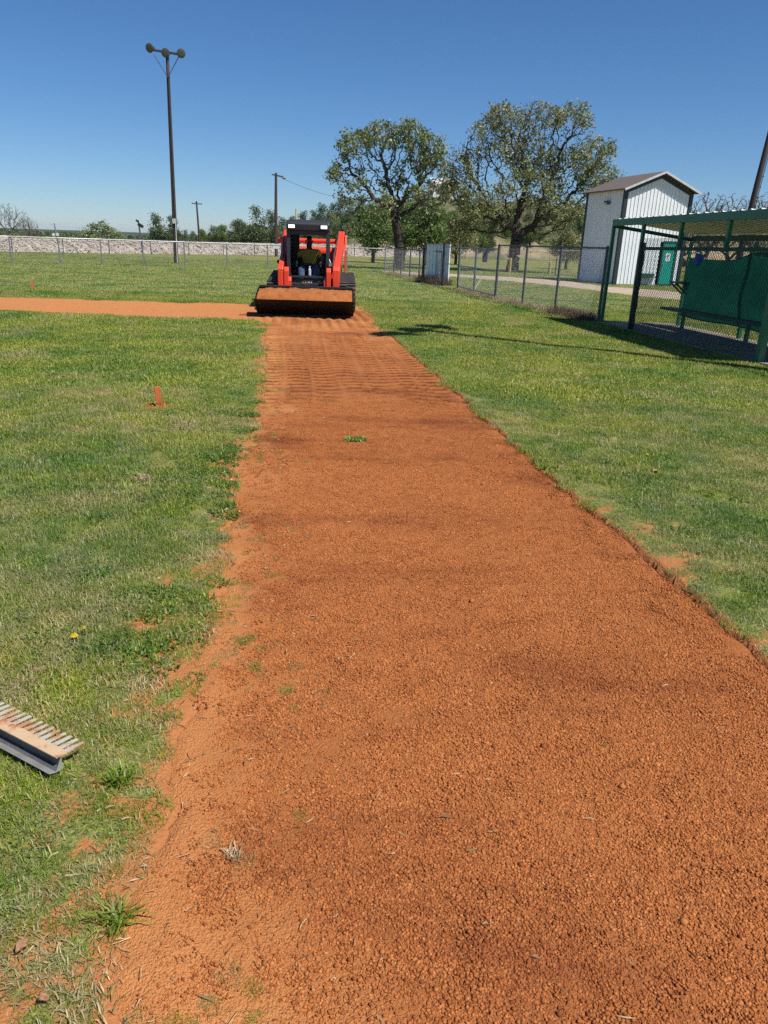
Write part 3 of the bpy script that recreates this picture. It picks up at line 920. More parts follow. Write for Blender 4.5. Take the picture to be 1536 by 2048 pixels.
# far-off line of woods beyond the bank on the left
n = 16000
r_w = np.random.default_rng(8)
x = r_w.uniform(-260, -20, n); hh_ = 0.5 + 2.1 * fbm(x * 0.06, x * 0 + 2, 171, 4)
c = np.stack([x, 215 + r_w.normal(0, 5, n), hh_ * r_w.random(n) ** 0.6], 1)
FAR_WOODS = (c, r_w)

# gravel drive behind the right-hand fence
up_e = [(-0.5, 43.5), (3.7, 42.5), (6.2, 41.8), (8.4, 40.2), (9.2, 36.6), (10.8, 33.5), (12.6, 30.2), (14.6, 27.2), (20, 22), (30, 14)]
lo_e = [(-0.5, 41.2), (3.3, 38.4), (5.4, 35.5), (7.0, 33.6), (7.8, 29.6), (8.9, 26.6), (10.2, 24.6), (11.6, 22.6), (16, 17.5), (25, 9)]
def resample(pts, k):
    pts = np.array(pts, float); d = np.r_[0, np.cumsum(np.linalg.norm(np.diff(pts, axis=0), axis=1))]
    u_ = np.linspace(0, d[-1], k)
    return np.stack([np.interp(u_, d, pts[:, 0]), np.interp(u_, d, pts[:, 1])], 1)
A = resample(up_e, 90); B = resample(lo_e, 90)
wob = (fbm(A[:, 0] * 0.8, A[:, 1] * 0.8, 61, 3) - 0.5)[:, None] * 1.6
dn = (A - B); dn /= np.linalg.norm(dn, axis=1, keepdims=True)
rows = [B + dn * wob * -0.7 + (A + dn * wob - B + dn * wob * 0.7) * k_ for k_ in np.linspace(0, 1, 9)]
GX = np.stack([r[:, 0] for r in rows]); GY = np.stack([r[:, 1] for r in rows])
GZ = lawn_z(GX, GY) * (1 - sstep(30, 80, np.hypot(GX, GY))) + 0.045 + 0.02 * (vnoise(GX * 4, GY * 4, 5) - 0.5) - 0.10 * (np.abs(np.linspace(-1, 1, 9))[:, None] ** 6)
o = link('gravel_drive', grid_mesh('gravel_drive', GX, GY, GZ), M['gravel'], smooth=True)
tag(o, 'tan gravel drive passing in front of the white shed', None, None, 'structure')
# keep the long grass instances off the drive happens by its height; bare worn verge under the right fence
# ------------------------------------------------------------------ chain link
def wires(A, B, z0, z1, pitch=0.07, r=0.0016, n=3, ztop=None):
    A = np.array(A, float); B = np.array(B, float); L = np.linalg.norm(B - A); h = z1 - z0
    u0 = np.arange(-h, L + h, pitch)
    P0 = []; P1 = []
    for sgn in (1, -1):
        s0, s1 = u0, u0 + sgn * h * 1.0
        t0 = np.zeros_like(s0); t1 = np.ones_like(s0)
        dlt = s1 - s0
        for lim in (0, L):
            pass
        ta = (0 - s0) / dlt; tb = (L - s0) / dlt
        tmin = np.minimum(ta, tb); tmax = np.maximum(ta, tb)
        t0 = np.clip(tmin, 0, 1); t1 = np.clip(tmax, 0, 1)
        k = t1 - t0 > 0.01
        s0, dlt, t0, t1 = s0[k], dlt[k], t0[k], t1[k]
        off = 0.0012 * sgn
        d = (B - A) / L; nn = np.array([-d[1], d[0]])
        for t_, lst in ((t0, P0), (t1, P1)):
            s_ = s0 + dlt * t_
            xy = A[None, :2] + d[None, :2] * s_[:, None] + nn[None] * off
            lst.append(np.concatenate([xy, (z0 + h * t_)[:, None]], 1))
    P0 = np.concatenate(P0); P1 = np.concatenate(P1)
    return seg_arrays(P0, P1, r, r, n)

def vf_join(parts):
    vs = []; fs = []; n = 0
    for v, f in parts:
        vs.append(v); fs.append(f + n); n += len(v)
    return np.concatenate(vs), np.concatenate(fs)

def chain_fence(name, label, pts, h, group=None, post_r=0.03, rail_r=0.022, matp='galv', pitch=0.07, wr=0.0016, posts=None, top=True, heights=None, cat='fence', bottom=False, zs=None, mats_w='wire', railz=None):
    root = thing(name, label, cat, (pts[0][0], pts[0][1], 0), 0, group)
    o0 = np.array(pts[0], float)
    loc = [np.array(p, float) - o0 for p in pts]
    for i, p in enumerate(loc):
        hh = (heights[i] if heights else h)
        if hh <= 0: continue
        MB().tube([(p[0], p[1], -0.1), (p[0], p[1], hh + 0.02), (p[0], p[1], hh + 0.05)], [post_r, post_r, post_r * 0.5], 8).build('post', M[matp], root, smooth=False)
    rails = MB()
    if top:
        rails.tube([(p[0], p[1], h + 0.0) for p in loc], rail_r, 6)
        rails.build('top_rail', M[matp], root)
    if bottom:
        MB().tube([(p[0], p[1], 0.06) for p in loc], rail_r * 0.5, 5).build('tension_wire', M[matp], root)
    v, f = vf_join([wires(a, b, 0.02, h, pitch, wr) for a, b in zip(loc[:-1], loc[1:])])
    link('chain_link', np_mesh('chain_link', v, f), M[mats_w], root)
    return root

outfield = [(-30.5, 30.5), (-25.2, 33.2), (-21.5, 35.3), (-18.57, 37.2), (-16.55, 38.0), (-14.8, 38.9), (-12.9, 39.6), (-10.95, 40.3), (-8.85, 40.9), (-6.75, 41.35), (-4.55, 41.65), (-2.5, 41.85), (-0.42, 41.93)]
chain_fence('outfield_fence', 'low curving chain-link fence across the outfield behind the loader', outfield, 1.22, post_r=0.034, rail_r=0.03, wr=0.0017)
side = [(-0.42, 41.93), (0.08, 39.7), (0.42, 37.9), (0.82, 35.9), (1.2, 34.2), (1.62, 32.0), (1.93, 30.3)]
chain_fence('side_fence', 'chain-link fence run from the far corner to the white sheet panel', side, 1.27, post_r=0.03, matp='galv_dark')
front = [(3.20, 23.34), (3.68, 21.21), (4.14, 19.02), (4.60, 16.62)]
chain_fence('side_fence', 'near chain-link fence run ending at the green dugout corner post', front, 1.56, post_r=0.032, matp='galv_dark', rail_r=0.024, wr=0.0018)
# far boundary fence along the foot of the bank
bpts = [(p[0] + 1.2, p[1] - 1.0) for p in bank_pts(3.4)][8:34]
chain_fence('bank_fence', 'distant wire fence along the foot of the stone bank', bpts, 1.15, post_r=0.035, rail_r=0.012, pitch=0.3, wr=0.003, matp='galv_dark')
# right-hand fence going on beyond the dugout towards home plate
chain_fence('side_fence', 'chain-link fence continuing from the dugout along the right', [(5.72, 10.2), (6.05, 8.0), (6.4, 5.8), (6.75, 3.6)], 1.6, post_r=0.03, matp='green')

# gate between the two runs
gt = thing('gate', 'grey pipe-framed chain-link gate between the white panel and the near fence run', 'gate', (2.44, 28.16, 0))
ga = np.array([0, 0.0]); gb = np.array([3.20 - 2.44, 23.34 - 28.16])
gm = ga + (gb - ga) * 0.47
gh = 1.5
for p in (ga, gb):
    MB().tube([(p[0], p[1], -0.1), (p[0], p[1], gh + 0.06)], 0.042, 8).build('post', M['galv_dark'], gt)
for p, q in ((ga, gm), (gm, gb)):
    d = (q - p) / np.linalg.norm(q - p); p = p + d * 0.06; q = q - d * 0.05
    fr = MB()
    for z in (0.1, 0.82, gh - 0.05): fr.tube([(p[0], p[1], z), (q[0], q[1], z)], 0.022, 6)
    for e in (p, q): fr.tube([(e[0], e[1], 0.08), (e[0], e[1], gh - 0.03)], 0.026, 6)
    leafo = fr.build('gate_leaf', M['galv'], gt)
    v, f = wires(p, q, 0.1, gh - 0.05)
    link('chain_link', np_mesh('chain_link', v, f), M['wire'], leafo)
MB().beam((gm[0] + .03, gm[1], 0.15), (gm[0] + .28, gm[1] + 0.1, 0.55), 0.015, 0.03).build('latch_chain', M['fascia'], gt)
MB().tube([(-0.45, 2.0, 0.84), (0, 0, 0.84)], 0.02, 6).build('cross_rail', M['galv'], gt)
MB().tube([(-0.45, 2.0, gh - 0.05), (0, 0, gh - 0.05)], 0.02, 6).build('cross_rail', M['galv'], gt)
MB().box((0.5, -3.6, 1.25), (0.16, 0.012, 0.42)).build('grey_plate', M['galv_dark'], gt)

# white ribbed sheet panel set behind the fence
wp = thing('sheet_panel', 'white ribbed metal sheet wall standing just behind the fence beside the gate', 'wall panel', (1.40, 32.0, 0))
pa, pb = np.array([0.0, 0.0]), np.array([0.86, -1.5])
K = 7
for i in range(K):
    p = pa + (pb - pa) * (i / K); q = pa + (pb - pa) * ((i + 0.97) / K)
    d = (q - p); L = np.linalg.norm(d); d /= L; nn = np.array([-d[1], d[0]])
    mb = MB()
    mb.beam((*((p + q) / 2), 0.12), (*((p + q) / 2), 1.50), 0.012, L, (d[0], d[1], 0))
    e = q - nn * 0.02
    mb.beam((*e, 0.12), (*e, 1.50), 0.04, 0.045, (d[0], d[1], 0))
    mb.build('wall_sheet', M['white_steel'], wp)
MB().beam((*pa, 1.52), (*pb, 1.52), 0.06, 0.05).build('cap_rail', M['fascia'], wp)
MB().tube([(0.56, -2.3, -0.1), (0.56, -2.3, 1.62)], 0.048, 8).build('post', M['ink'], wp)
MB().tube([(-0.10, 0.12, -0.1), (-0.10, 0.12, 1.5)], 0.06, 8).build('post', M['ink'], wp)

# ------------------------------------------------------------------ shed
SU = Vector((0.968, 0.25, 0)); SV = Vector((-0.25, 0.968, 0))
shed = thing('shed', 'tall white ribbed-metal shed with shingled gable roof and teal door', 'shed', (10.5, 36.2, 0), math.atan2(0.25, 0.968))
SW, SL, EZ, PZ = 3.5, 3.5, 4.20, 4.92
def gable_z(x): return EZ + (PZ - EZ) * (1 - abs(x - SW / 2) / (SW / 2))
K = 17
pw = (SW - 0.30) / K
DX0, DX1, DZ = 2.38, 3.08, 1.93
for i in range(K):
    x0 = 0.15 + i * pw; x1 = x0 + pw - 0.004
    zb = 0.06
    if x1 > DX0 - 0.06 and x0 < DX1 + 0.06: zb = DZ + 0.07
    mb = MB()
    za, zc = gable_z(x0) - 0.03, gable_z(x1) - 0.03
    mb.add([(x0, 0, zb), (x1, 0, zb), (x1, 0, zc), (x0, 0, za), (x0, 0.03, zb), (x1, 0.03, zb), (x1, 0.03, zc), (x0, 0.03, za)],
           [(0, 1, 2, 3), (7, 6, 5, 4), (0, 4, 5, 1), (1, 5, 6, 2), (2, 6, 7, 3), (3, 7, 4, 0)])
    rx = x0 + 0.018
    mb.add([(rx - 0.016, 0.001, zb), (rx + 0.016, 0.001, zb), (rx + 0.008, -0.028, zb), (rx - 0.008, -0.028, zb),
            (rx - 0.016, 0.001, za), (rx + 0.016, 0.001, za), (rx + 0.008, -0.028, za), (rx - 0.008, -0.028, za)],
           [(0, 3, 7, 4), (3, 2, 6, 7), (2, 1, 5, 6), (4, 7, 6, 5)])
    mb.build('wall_panel', M['white_steel'], shed)
K = 14; pw2 = (SL - 0.2) / K
for i in range(K):
    y0 = 0.10 + i * pw2; y1 = y0 + pw2 - 0.004
    mb = MB()
    mb.box((0.015, (y0 + y1) / 2, (0.06 + EZ) / 2), (0.03, y1 - y0, EZ - 0.06))
    mb.box((-0.005, y0 + 0.02, (0.06 + EZ) / 2), (0.012, 0.025, EZ - 0.06))
    mb.build('wall_panel', M['white_steel'], shed)
MB().box((SW - 0.015, SL / 2, EZ / 2), (0.03, SL - 0.1, EZ)).build('wall', M['white_steel'], shed)
MB().prism([(0.05, 0.03), (SW - 0.05, 0.03), (SW - 0.05, EZ), (SW / 2, PZ - 0.06), (0.05, EZ)], SL - 0.03, SL, 'y').build('wall', M['white_steel'], shed)
for x_, y_ in ((0.065, 0.055), (SW - 0.065, 0.055), (0.065, SL - 0.055), (SW - 0.065, SL - 0.055)):
    MB().box((x_ - (0.02 if x_ < 1 else -0.02), y_ - (0.025 if y_ < 1 else -0.025), (EZ) / 2 + 0.01), (0.17, 0.15, EZ)).build('corner_trim', M['trim'], shed)
ov = 0.30
for sgn in (-1, 1):
    xe = SW / 2 + sgn * (SW / 2 + 0.22)
    ze = EZ - (PZ - EZ) / (SW / 2) * 0.22
    mb = MB()
    v = [(SW / 2, -ov, PZ + 0.02), (xe, -ov, ze + 0.02), (xe, SL + ov, ze + 0.02), (SW / 2, SL + ov, PZ + 0.02)]
    mb.add(v + [(a, b, c + 0.06) for a, b, c in v], [(0, 1, 2, 3), (7, 6, 5, 4), (0, 4, 5, 1), (1, 5, 6, 2), (2, 6, 7, 3), (3, 7, 4, 0)])
    mb.build('roof', M['shingle'], shed)
    MB().beam((SW / 2, -ov - 0.012, PZ + 0.03), (xe, -ov - 0.012, ze + 0.03), 0.02, 0.09).build('fascia', M['fascia'], shed)
    MB().beam((SW / 2, 0.0 - 0.018, gable_z(SW / 2) - 0.13), (SW / 2 + sgn * SW / 2, -0.018, EZ - 0.13), 0.03, 0.15).build('gable_trim', M['trim'], shed)
door = MB().box(((DX0 + DX1) / 2, 0.012, DZ / 2 + 0.06), (DX1 - DX0 - 0.10, 0.04, DZ - 0.05)).build('door', M['teal'], shed, 0.004)
fr = MB()
fr.box((DX0, 0.005, DZ / 2 + 0.06), (0.07, 0.07, DZ)).box((DX1, 0.005, DZ / 2 + 0.06), (0.07, 0.07, DZ)).box(((DX0 + DX1) / 2, 0.004, DZ + 0.07), (DX1 - DX0 + 0.07, 0.075, 0.08))
fr.build('door_frame', M['dk_green'], shed)
MB().box(((DX0 + DX1) / 2, 0.01, 0.05), (DX1 - DX0 + 0.1, 0.12, 0.08)).build('door_sill', M['trim'], shed)
cx = (DX0 + DX1) / 2 - 0.02
MB().box((cx, -0.012, 1.32), (0.24, 0.008, 0.36)).build('sign', M['white_sign'], door)
ic = MB()
ic.box((cx, -0.018, 1.38), (0.10, 0.004, 0.035), (0, R(25), 0)); ic.box((cx - 0.02, -0.018, 1.33), (0.035, 0.004, 0.09), (0, R(-20), 0)); ic.box((cx + 0.02, -0.018, 1.24), (0.10, 0.004, 0.02)); ic.box((cx - 0.03, -0.018, 1.28), (0.02, 0.004, 0.07), (0, R(20), 0))
ic.lathe([(0.001, 0), (0.026, 0), (0.026, 0.003)], 12, Matrix.Translation((cx + 0.03, -0.0165, 1.43)) @ Matrix.Rotation(R(90), 4, 'X'))
ic.build('sign_symbol', M['ink'], door)
MB().lathe([(0.012, 0), (0.012, 0.04), (0.03, 0.045), (0.03, 0.07), (0.01, 0.08)], 10, Matrix.Translation((DX0 + 0.11, -0.008, 1.0)) @ Matrix.Rotation(R(90), 4, 'X')).build('handle', M['galv'], door)
wl = MB().box((-0.10, 1.35, 3.66), (0.2, 0.30, 0.16)).build('wall_light', M['galv_dark'], shed, 0.01)
MB().box((-0.19, 1.35, 3.62), (0.06, 0.24, 0.08)).build('lens', M['fascia'], wl)
MB().box((SW / 2, SL / 2, 0.02), (SW + 0.06, SL + 0.06, 0.08)).build('footing', M['concrete'], shed)

MB().box((1.66, -0.14, 0.47), (0.62, 0.22, 0.19)).build('wall_box', M['dk_green'], shed, 0.008)
MB().box((2.06, -0.10, 0.40), (0.14, 0.14, 0.03)).build('wall_shelf', M['dk_green'], shed)

# ------------------------------------------------------------------ dugout
DO = Vector((4.65, 16.52, 0)); DV = Vector((0.156, -0.9878, 0)); DU = Vector((0.9878, 0.156, 0))
dug = thing('dugout', 'green steel dugout with sloping ribbed metal roof and chain-link front', 'dugout', DO, math.atan2(-0.9878, 0.156))
# local frame: x runs along the front towards the camera, y = away from the field (behind)
DL = 6.25
def D(x, y, z): return (x, y, z)
FZ, BZ_ = 2.02, 1.80
def roof_z(y): return FZ + (BZ_ - FZ) * (y / 1.5)
for x_, lab in ((0.0, None), (5.6, None)):
    MB().box((x_, 0, FZ / 2 - 0.05), (0.066, 0.066, FZ + 0.1)).build('post', M['green'], dug, 0.006)
MB().box((1.34, 0.0, FZ / 2), (0.062, 0.062, FZ)).build('post', M['green'], dug, 0.006)
for x_ in (0.55, 2.75, 4.95, 6.5):
    MB().box((x_, 1.50, BZ_ / 2 - 0.06), (0.062, 0.062, BZ_)).build('post', M['green'], dug, 0.006)
for x_ in (2.75, 4.20):
    MB().box((x_, 0.0, (1.55 + FZ) / 2), (0.060, 0.060, FZ - 1.55)).build('strut', M['green'], dug, 0.005)
# padded post wrap
mb = MB()
pts = [(1.40, -0.0, z) for z in np.linspace(0.02, 1.68, 12)]
mb.tube(pts, [0.058 + 0.006 * math.sin(i * 2.3) for i in range(12)], 10)
mb.build('post_pad', M['black_pad'], dug, smooth=True)
MB().beam((0, -0.02, FZ + 0.045), (DL, -0.02, FZ + 0.075), 0.05, 0.13).build('front_beam', M['green'], dug, 0.004)
MB().beam((0.52, 1.51, BZ_ - 0.0), (DL + .55, 1.51, BZ_ + 0.03), 0.05, 0.10).build('back_beam', M['dk_green'], dug, 0.004)
MB().beam((0.0, 0.02, FZ - 0.02), (0.54, 1.48, BZ_ - 0.02), 0.06, 0.07).build('end_beam', M['dk_green'], dug)
MB().beam((DL, 0.02, FZ + 0.02), (DL + .54, 1.48, BZ_ + 0.01), 0.06, 0.07).build('end_beam', M['dk_green'], dug)
MB().beam((1.34, -0.0, 1.57), (5.6, 0.0, 1.60), 0.05, 0.06).build('front_rail', M['dk_green'], dug, 0.004)
pitchw = 0.25
for i in range(25):
    x0 = i * pitchw + 0.001; x1 = x0 + pitchw - 0.002
    mb = MB()
    prof_ = [(x0, 0.0), (x0 + 0.09, 0.0), (x0 + 0.115, 0.045), (x0 + 0.155, 0.045), (x0 + 0.18, 0.0), (x1, 0.0)]
    vv = []
    for y_ in (0.006, 1.62):
        zb = roof_z(y_) + 0.085 + 0.03 * (x0 / DL)
        vv += [(a + .37 * y_, y_, zb + b) for a, b in prof_] + [(a + .37 * y_, y_, zb + b + 0.004) for a, b in prof_]
    k = len(prof_)
    ff = []
    for a in range(k - 1):
        ff += [(a, a + 1, 2 * k + a + 1, 2 * k + a), (k + a, 3 * k + a, 3 * k + a + 1, k + a + 1), (a, k + a, k + a + 1, a + 1), (2 * k + a, 2 * k + a + 1, 3 * k + a + 1, 3 * k + a)]
    ff += [(0, 2 * k, 3 * k, k), (k - 1, 2 * k - 1, 4 * k - 1, 3 * k - 1)]
    mb.add(vv, ff)
    mb.build('roof_sheet', M['roof_sheet'], dug)
v, f = wires((1.40, -0.045), (5.58, -0.045), 0.03, 1.76, 0.072, 0.0036)
link('chain_link', np_mesh('chain_link', v, f), M['wire_green'], dug)
v, f = wires((0.58, 1.55), (DL + .5, 1.55), 0.05, 1.70, 0.072, 0.0024)
link('chain_link', np_mesh('chain_link', v, f), M['wire_green'], dug)
v, f = wires((5.62, 0.0), (5.62, 1.45), 0.03, 1.76, 0.072, 0.0026)
link('chain_link', np_mesh('chain_link', v, f), M['wire_green'], dug)
MB().box((5.60, -0.02, 0.85), (0.10, 0.10, 1.75)).build('end_post', M['green'], dug, 0.006)
# bat shelf on the back posts
sh = MB(); sh.box((0.66, 1.36, 0.93), (0.42, 0.30, 0.035)); sh.build('bat_shelf', M['dk_green'], dug)
for a in (0.55, 0.75): MB().beam((a, 1.46, 0.70), (a, 1.2, 0.91), 0.03, 0.03).build('shelf_bracket', M['dk_green'], dug)

slab = MB().box((0, 0, 0), (DL + 0.5, 1.75, 0.10)).build('dugout_floor', M['concrete'], None)
slab.matrix_world = Matrix.Translation(DO + DV * (DL / 2 + 0.15) + DU * 0.80 + Vector((0, 0, -0.015))) @ Matrix.Rotation(math.atan2(-0.9878, 0.156), 4, 'Z')
tag(slab, 'dusty concrete floor slab of the green dugout', None, None, 'structure')

dloc = lambda x_, y_, z_: DO + DV * x_ + DU * y_ + Vector((0, 0, z_))
dmat = Matrix.Translation(DO) @ Matrix.Rotation(math.atan2(-0.9878, 0.156), 4, 'Z')
bench = thing('bench', 'long dark green bench along the back of the dugout', 'bench', dloc(0.62, 1.17, 0), math.atan2(-0.9878, 0.156))
MB().box((2.7, 0.02, 0.40), (5.6, 0.30, 0.05)).build('seat', M['dk_green'], bench, 0.006)
for a in (0.5, 2.7, 4.9):
    MB().box((a, 0.1, 0.185), (0.06, 0.06, 0.37)).build('leg', M['green'], bench)

# shade cloth tied to the back fence, with wavy edges
nx_, nz_ = 46, 18
V = []
for i in range(nx_):
    a = i / (nx_ - 1); x_ = 0.66 + a * 5.6
    sag_t = 1.42 + 0.13 * sstep(0.25, 0.42, a) - 0.05 * math.sin(a * 9) * 0.4
    sag_b = 0.28 - 0.05 * math.sin(a * 2.6) - 0.02 * math.sin(a * 13)
    for j in range(nz_):
        b = j / (nz_ - 1)
        V.append((x_ + 0.02 * math.sin(b * 5 + 1) * (1 if i in (0, nx_ - 1) else 0), 1.435 + 0.012 * math.sin(a * 21 + b * 2) + 0.02 * math.sin(b * 7 + a * 5) - 0.05 * sstep(0.75, 1, b) * 0 + 0.02 * (vnoise(a * 15, b * 6, 3) - .5), sag_b + (sag_t - sag_b) * b))
F = [(i * nz_ + j, (i + 1) * nz_ + j, (i + 1) * nz_ + j + 1, i * nz_ + j + 1) for i in range(nx_ - 1) for j in range(nz_ - 1)]
cl = link('shade_cloth', np_mesh('shade_cloth', np.array(V, float), np.array(F)), M['cloth'], smooth=True)
cl.matrix_world = dmat
tag(cl, 'dark green mesh cloth tied along the dugout back fence', 'shade cloth')
hem = MB()
hem.tube([(V[i * nz_][0], V[i * nz_][1] - 0.008, V[i * nz_][2]) for i in range(nx_)], 0.012, 6)
hem.tube([(V[i * nz_ + nz_ - 1][0], V[i * nz_ + nz_ - 1][1] - 0.008, V[i * nz_ + nz_ - 1][2]) for i in range(nx_)], 0.010, 6)
hem.build('hem', M['ink'], cl)

bk = thing('bucket', 'small blue plastic bucket hanging inside the dugout by the green cloth', 'bucket', dloc(1.62, 1.05, 1.30), 0, rot=(R(6), R(14), R(20)))
mb = MB(); mb.lathe([(0.062, 0), (0.066, 0.01), (0.088, 0.185), (0.096, 0.187), (0.096, 0.205), (0.086, 0.205), (0.062, 0.02)], 20)
mb.build('pail', M['blue'], bk, smooth=False)
MB().tube([(0.092 * math.cos(t), 0, 0.2 + 0.10 * math.sin(t)) for t in np.linspace(0, math.pi, 14)], 0.004, 6).build('handle', M['galv'], bk)
MB().tube([(0, 0, 0.30), (0.0, 0, 0.40)], 0.003, 5).build('hook', M['galv_dark'], bk)

# ------------------------------------------------------------------ poles
def light_pole(name, label, loc, h, lean, group=None, r0=0.17, r1=0.11, yaw=0.0, hs=1.0):
    root = thing(name, label, 'light pole', loc, yaw, group)
    lx, ly = lean
    tp = lambda z: (lx * z / h, ly * z / h, z)
    MB().tube([tp(-0.3)] + [tp(h * k / 8) for k in range(9)], [r0 + 0.01] + [r0 + (r1 - r0) * k / 8 for k in range(9)], 12).build('pole', M['pole'], root, smooth=True)
    zt = h - 0.12
    tx, ty, _ = tp(zt)
    MB().beam((tx - 0.78, ty - 0.12, zt + 0.08), (tx + 0.78, ty - 0.12, zt - 0.10), 0.09, 0.10).build('cross_arm', M['pole'], root)
    for sgn in (-1, 1):
        MB().beam((tx + sgn * 0.02, ty - 0.14, zt - 1.15), (tx + sgn * 0.68, ty - 0.14, zt - 0.15), 0.04, 0.03).build('brace', M['galv_dark'], root)
    for k, dx in enumerate((-0.80, 0.0, 0.80)):
        m_ = Matrix.Translation((tx + dx, ty - 0.20, zt - dx * 0.12 - (0.05 if k == 1 else -0.05))) @ Matrix.Rotation(R((-12, 4, 14)[k]), 4, 'Z') @ Matrix.Rotation(R(104), 4, 'X') @ Matrix.Scale(hs, 4)
        sh_ = MB().lathe([(0.07, -0.34), (0.09, -0.30), (0.10, -0.12), (0.14, -0.07), (0.205, 0.05), (0.225, 0.12), (0.217, 0.125)], 20, m_).build('floodlight', M['galv_dark'], root, smooth=False)
        MB().lathe([(0.001, 0.112), (0.205, 0.112), (0.207, 0.128), (0.13, 0.15), (0.001, 0.155)], 20, m_).build('lens', M['lens'], sh_)
    MB().tube([tp(0.05), tp(2.2)], 0.028, 6).build('conduit', M['fascia'], root).location = (0.10, -0.15, 0)
    MB().box((0.08, -0.2, 2.3), (0.16, 0.12, 0.26)).build('switch_box', M['fascia'], root)
    MB().tube([tp(2.4), tp(h - 1.2)], 0.016, 5).build('cable', M['cable'], root).location = (0.07, -0.14, 0)
    return root
light_pole('light_pole', 'tall dark wooden light pole with three round floodlights beyond the outfield fence', (-12.6, 44.5, 0), 10.75, (0.22, 0.0), None, 0.135, 0.085, 0.0)
light_pole('light_pole', 'light pole behind the right end of the dugout throwing its shadow on the grass', (6.95, 9.15, 0), 11.6, (0, 0), None, 0.13, 0.10, R(234), 1.6)
rp = thing('utility_pole', 'leaning dark wooden pole rising behind the dugout roof at the right', 'pole', (8.97, 20.3, 0))
MB().tube([(0, 0, -0.3), (0.207, 0, 3.0), (0.655, 0, 9.5)], [0.078, 0.070, 0.055], 12).build('pole', M['pole'], rp, smooth=True)
MB().tube([(0.08, -0.06, 0.1), (0.28, -0.06, 3.0), (0.69, -0.06, 9.0)], 0.010, 5).build('cable', M['cable'], rp)
for k in range(3):
    z = 2.9 + k * 0.25
    MB().box((0.069 * z + 0.085, -0.01, z), (0.06, 0.04, 0.02)).build('step', M['galv_dark'], rp)

up1 = thing('utility_pole', 'wooden utility pole with a single cross arm far beyond the bank', 'pole', (-30.2, 120, 0))
MB().tube([(0.1, 0, -0.5), (-0.1, 0, 6.6)], [0.17, 0.12], 10).build('pole', M['pole'], up1)
MB().beam((-0.85, 0, 6.25), (0.75, 0, 6.2), 0.10, 0.12).build('cross_arm', M['pole'], up1)
for a in (-0.75, -0.3, 0.3, 0.65): MB().lathe([(0.03, 0), (0.05, 0.05), (0.03, 0.14)], 8, Matrix.Translation((a, 0, 6.3))).build('insulator', M['galv_dark'], up1)

up2 = thing('utility_pole', 'dark wooden pole with a lamp bracket standing behind the loader', 'pole', (-10.95, 72, 0))
MB().tube([(0, 0, -0.3), (0.05, 0, 4), (0.12, 0, 7.15)], [0.16, 0.14, 0.11], 10).build('pole', M['pole'], up2)
MB().beam((-0.25, 0, 7.0), (0.80, 0, 6.85), 0.10, 0.10).build('cross_arm', M['pole'], up2)
fl = MB().lathe([(0.04, 0), (0.07, 0.1), (0.16, 0.25), (0.16, 0.28)], 12, Matrix.Translation((0.85, -0.05, 6.95)) @ Matrix.Rotation(R(150), 4, 'X')).build('lamp', M['galv'], up2)
MB().lathe([(0.03, 0), (0.05, 0.05), (0.03, 0.14)], 8, Matrix.Translation((0.35, -0.05, 6.62))).build('insulator', M['fascia'], up2)
MB().box((0.02, -0.16, 0.9), (0.62, 0.02, 0.42)).build('sign', M['white_sign'], up2)
# wire from that pole to the house on the hill
pts = []
for k in range(25):
    u_ = k / 24; pts.append((-10.7 + 9.5 * u_, 72 + 45 * u_, 6.9 + (8.2 - 6.9) * u_ - 4 * 1.15 * u_ * (1 - u_)))
o = MB().tube(pts, 0.014, 4).build('overhead_wire', M['cable'], None)
tag(o, 'thin sagging overhead wire running from the lamp pole towards the hill', 'wire')

fp = MB().tube([(-5.2, 41.35, 0), (-5.2, 41.35, 3.05)], 0.04, 8).build('foul_pole', M['yellow'], None)
tag(fp, 'thin yellow foul pole standing up behind the loader cab', 'foul pole')
p1 = thing('lamp_post', 'thin post with two white floodlights standing on the outfield fence', 'lamp post', (-16.55, 38.15, 0))
MB().tube([(0, 0, 0), (-0.15, 0, 1.9)], [0.035, 0.03], 8).build('post', M['galv'], p1)
for x_, z_ in ((-0.30, 1.88), (-0.02, 1.38), (-0.22, 1.36)):
    MB().lathe([(0.02, -0.1), (0.06, -0.05), (0.085, 0.02), (0.08, 0.03)], 10, Matrix.Translation((x_, -0.05, z_)) @ Matrix.Rotation(R(80), 4, 'X')).build('floodlight', M['fascia'], p1)
p2 = thing('camera_post', 'thin grey post with a dark loudspeaker at its top on the outfield fence', 'post', (-12.9, 39.72, 0))
MB().tube([(0, 0, 0), (-0.16, 0, 2.2)], [0.04, 0.035], 8).build('post', M['galv_dark'], p2)
MB().box((-0.05, -0.03, 1.95), (0.28, 0.12, 0.14), (0, R(30), 0)).build('speaker', M['black'], p2)
MB().box((-0.2, -0.03, 2.15), (0.16, 0.08, 0.08), (0, R(40), 0)).build('bracket', M['black'], p2)

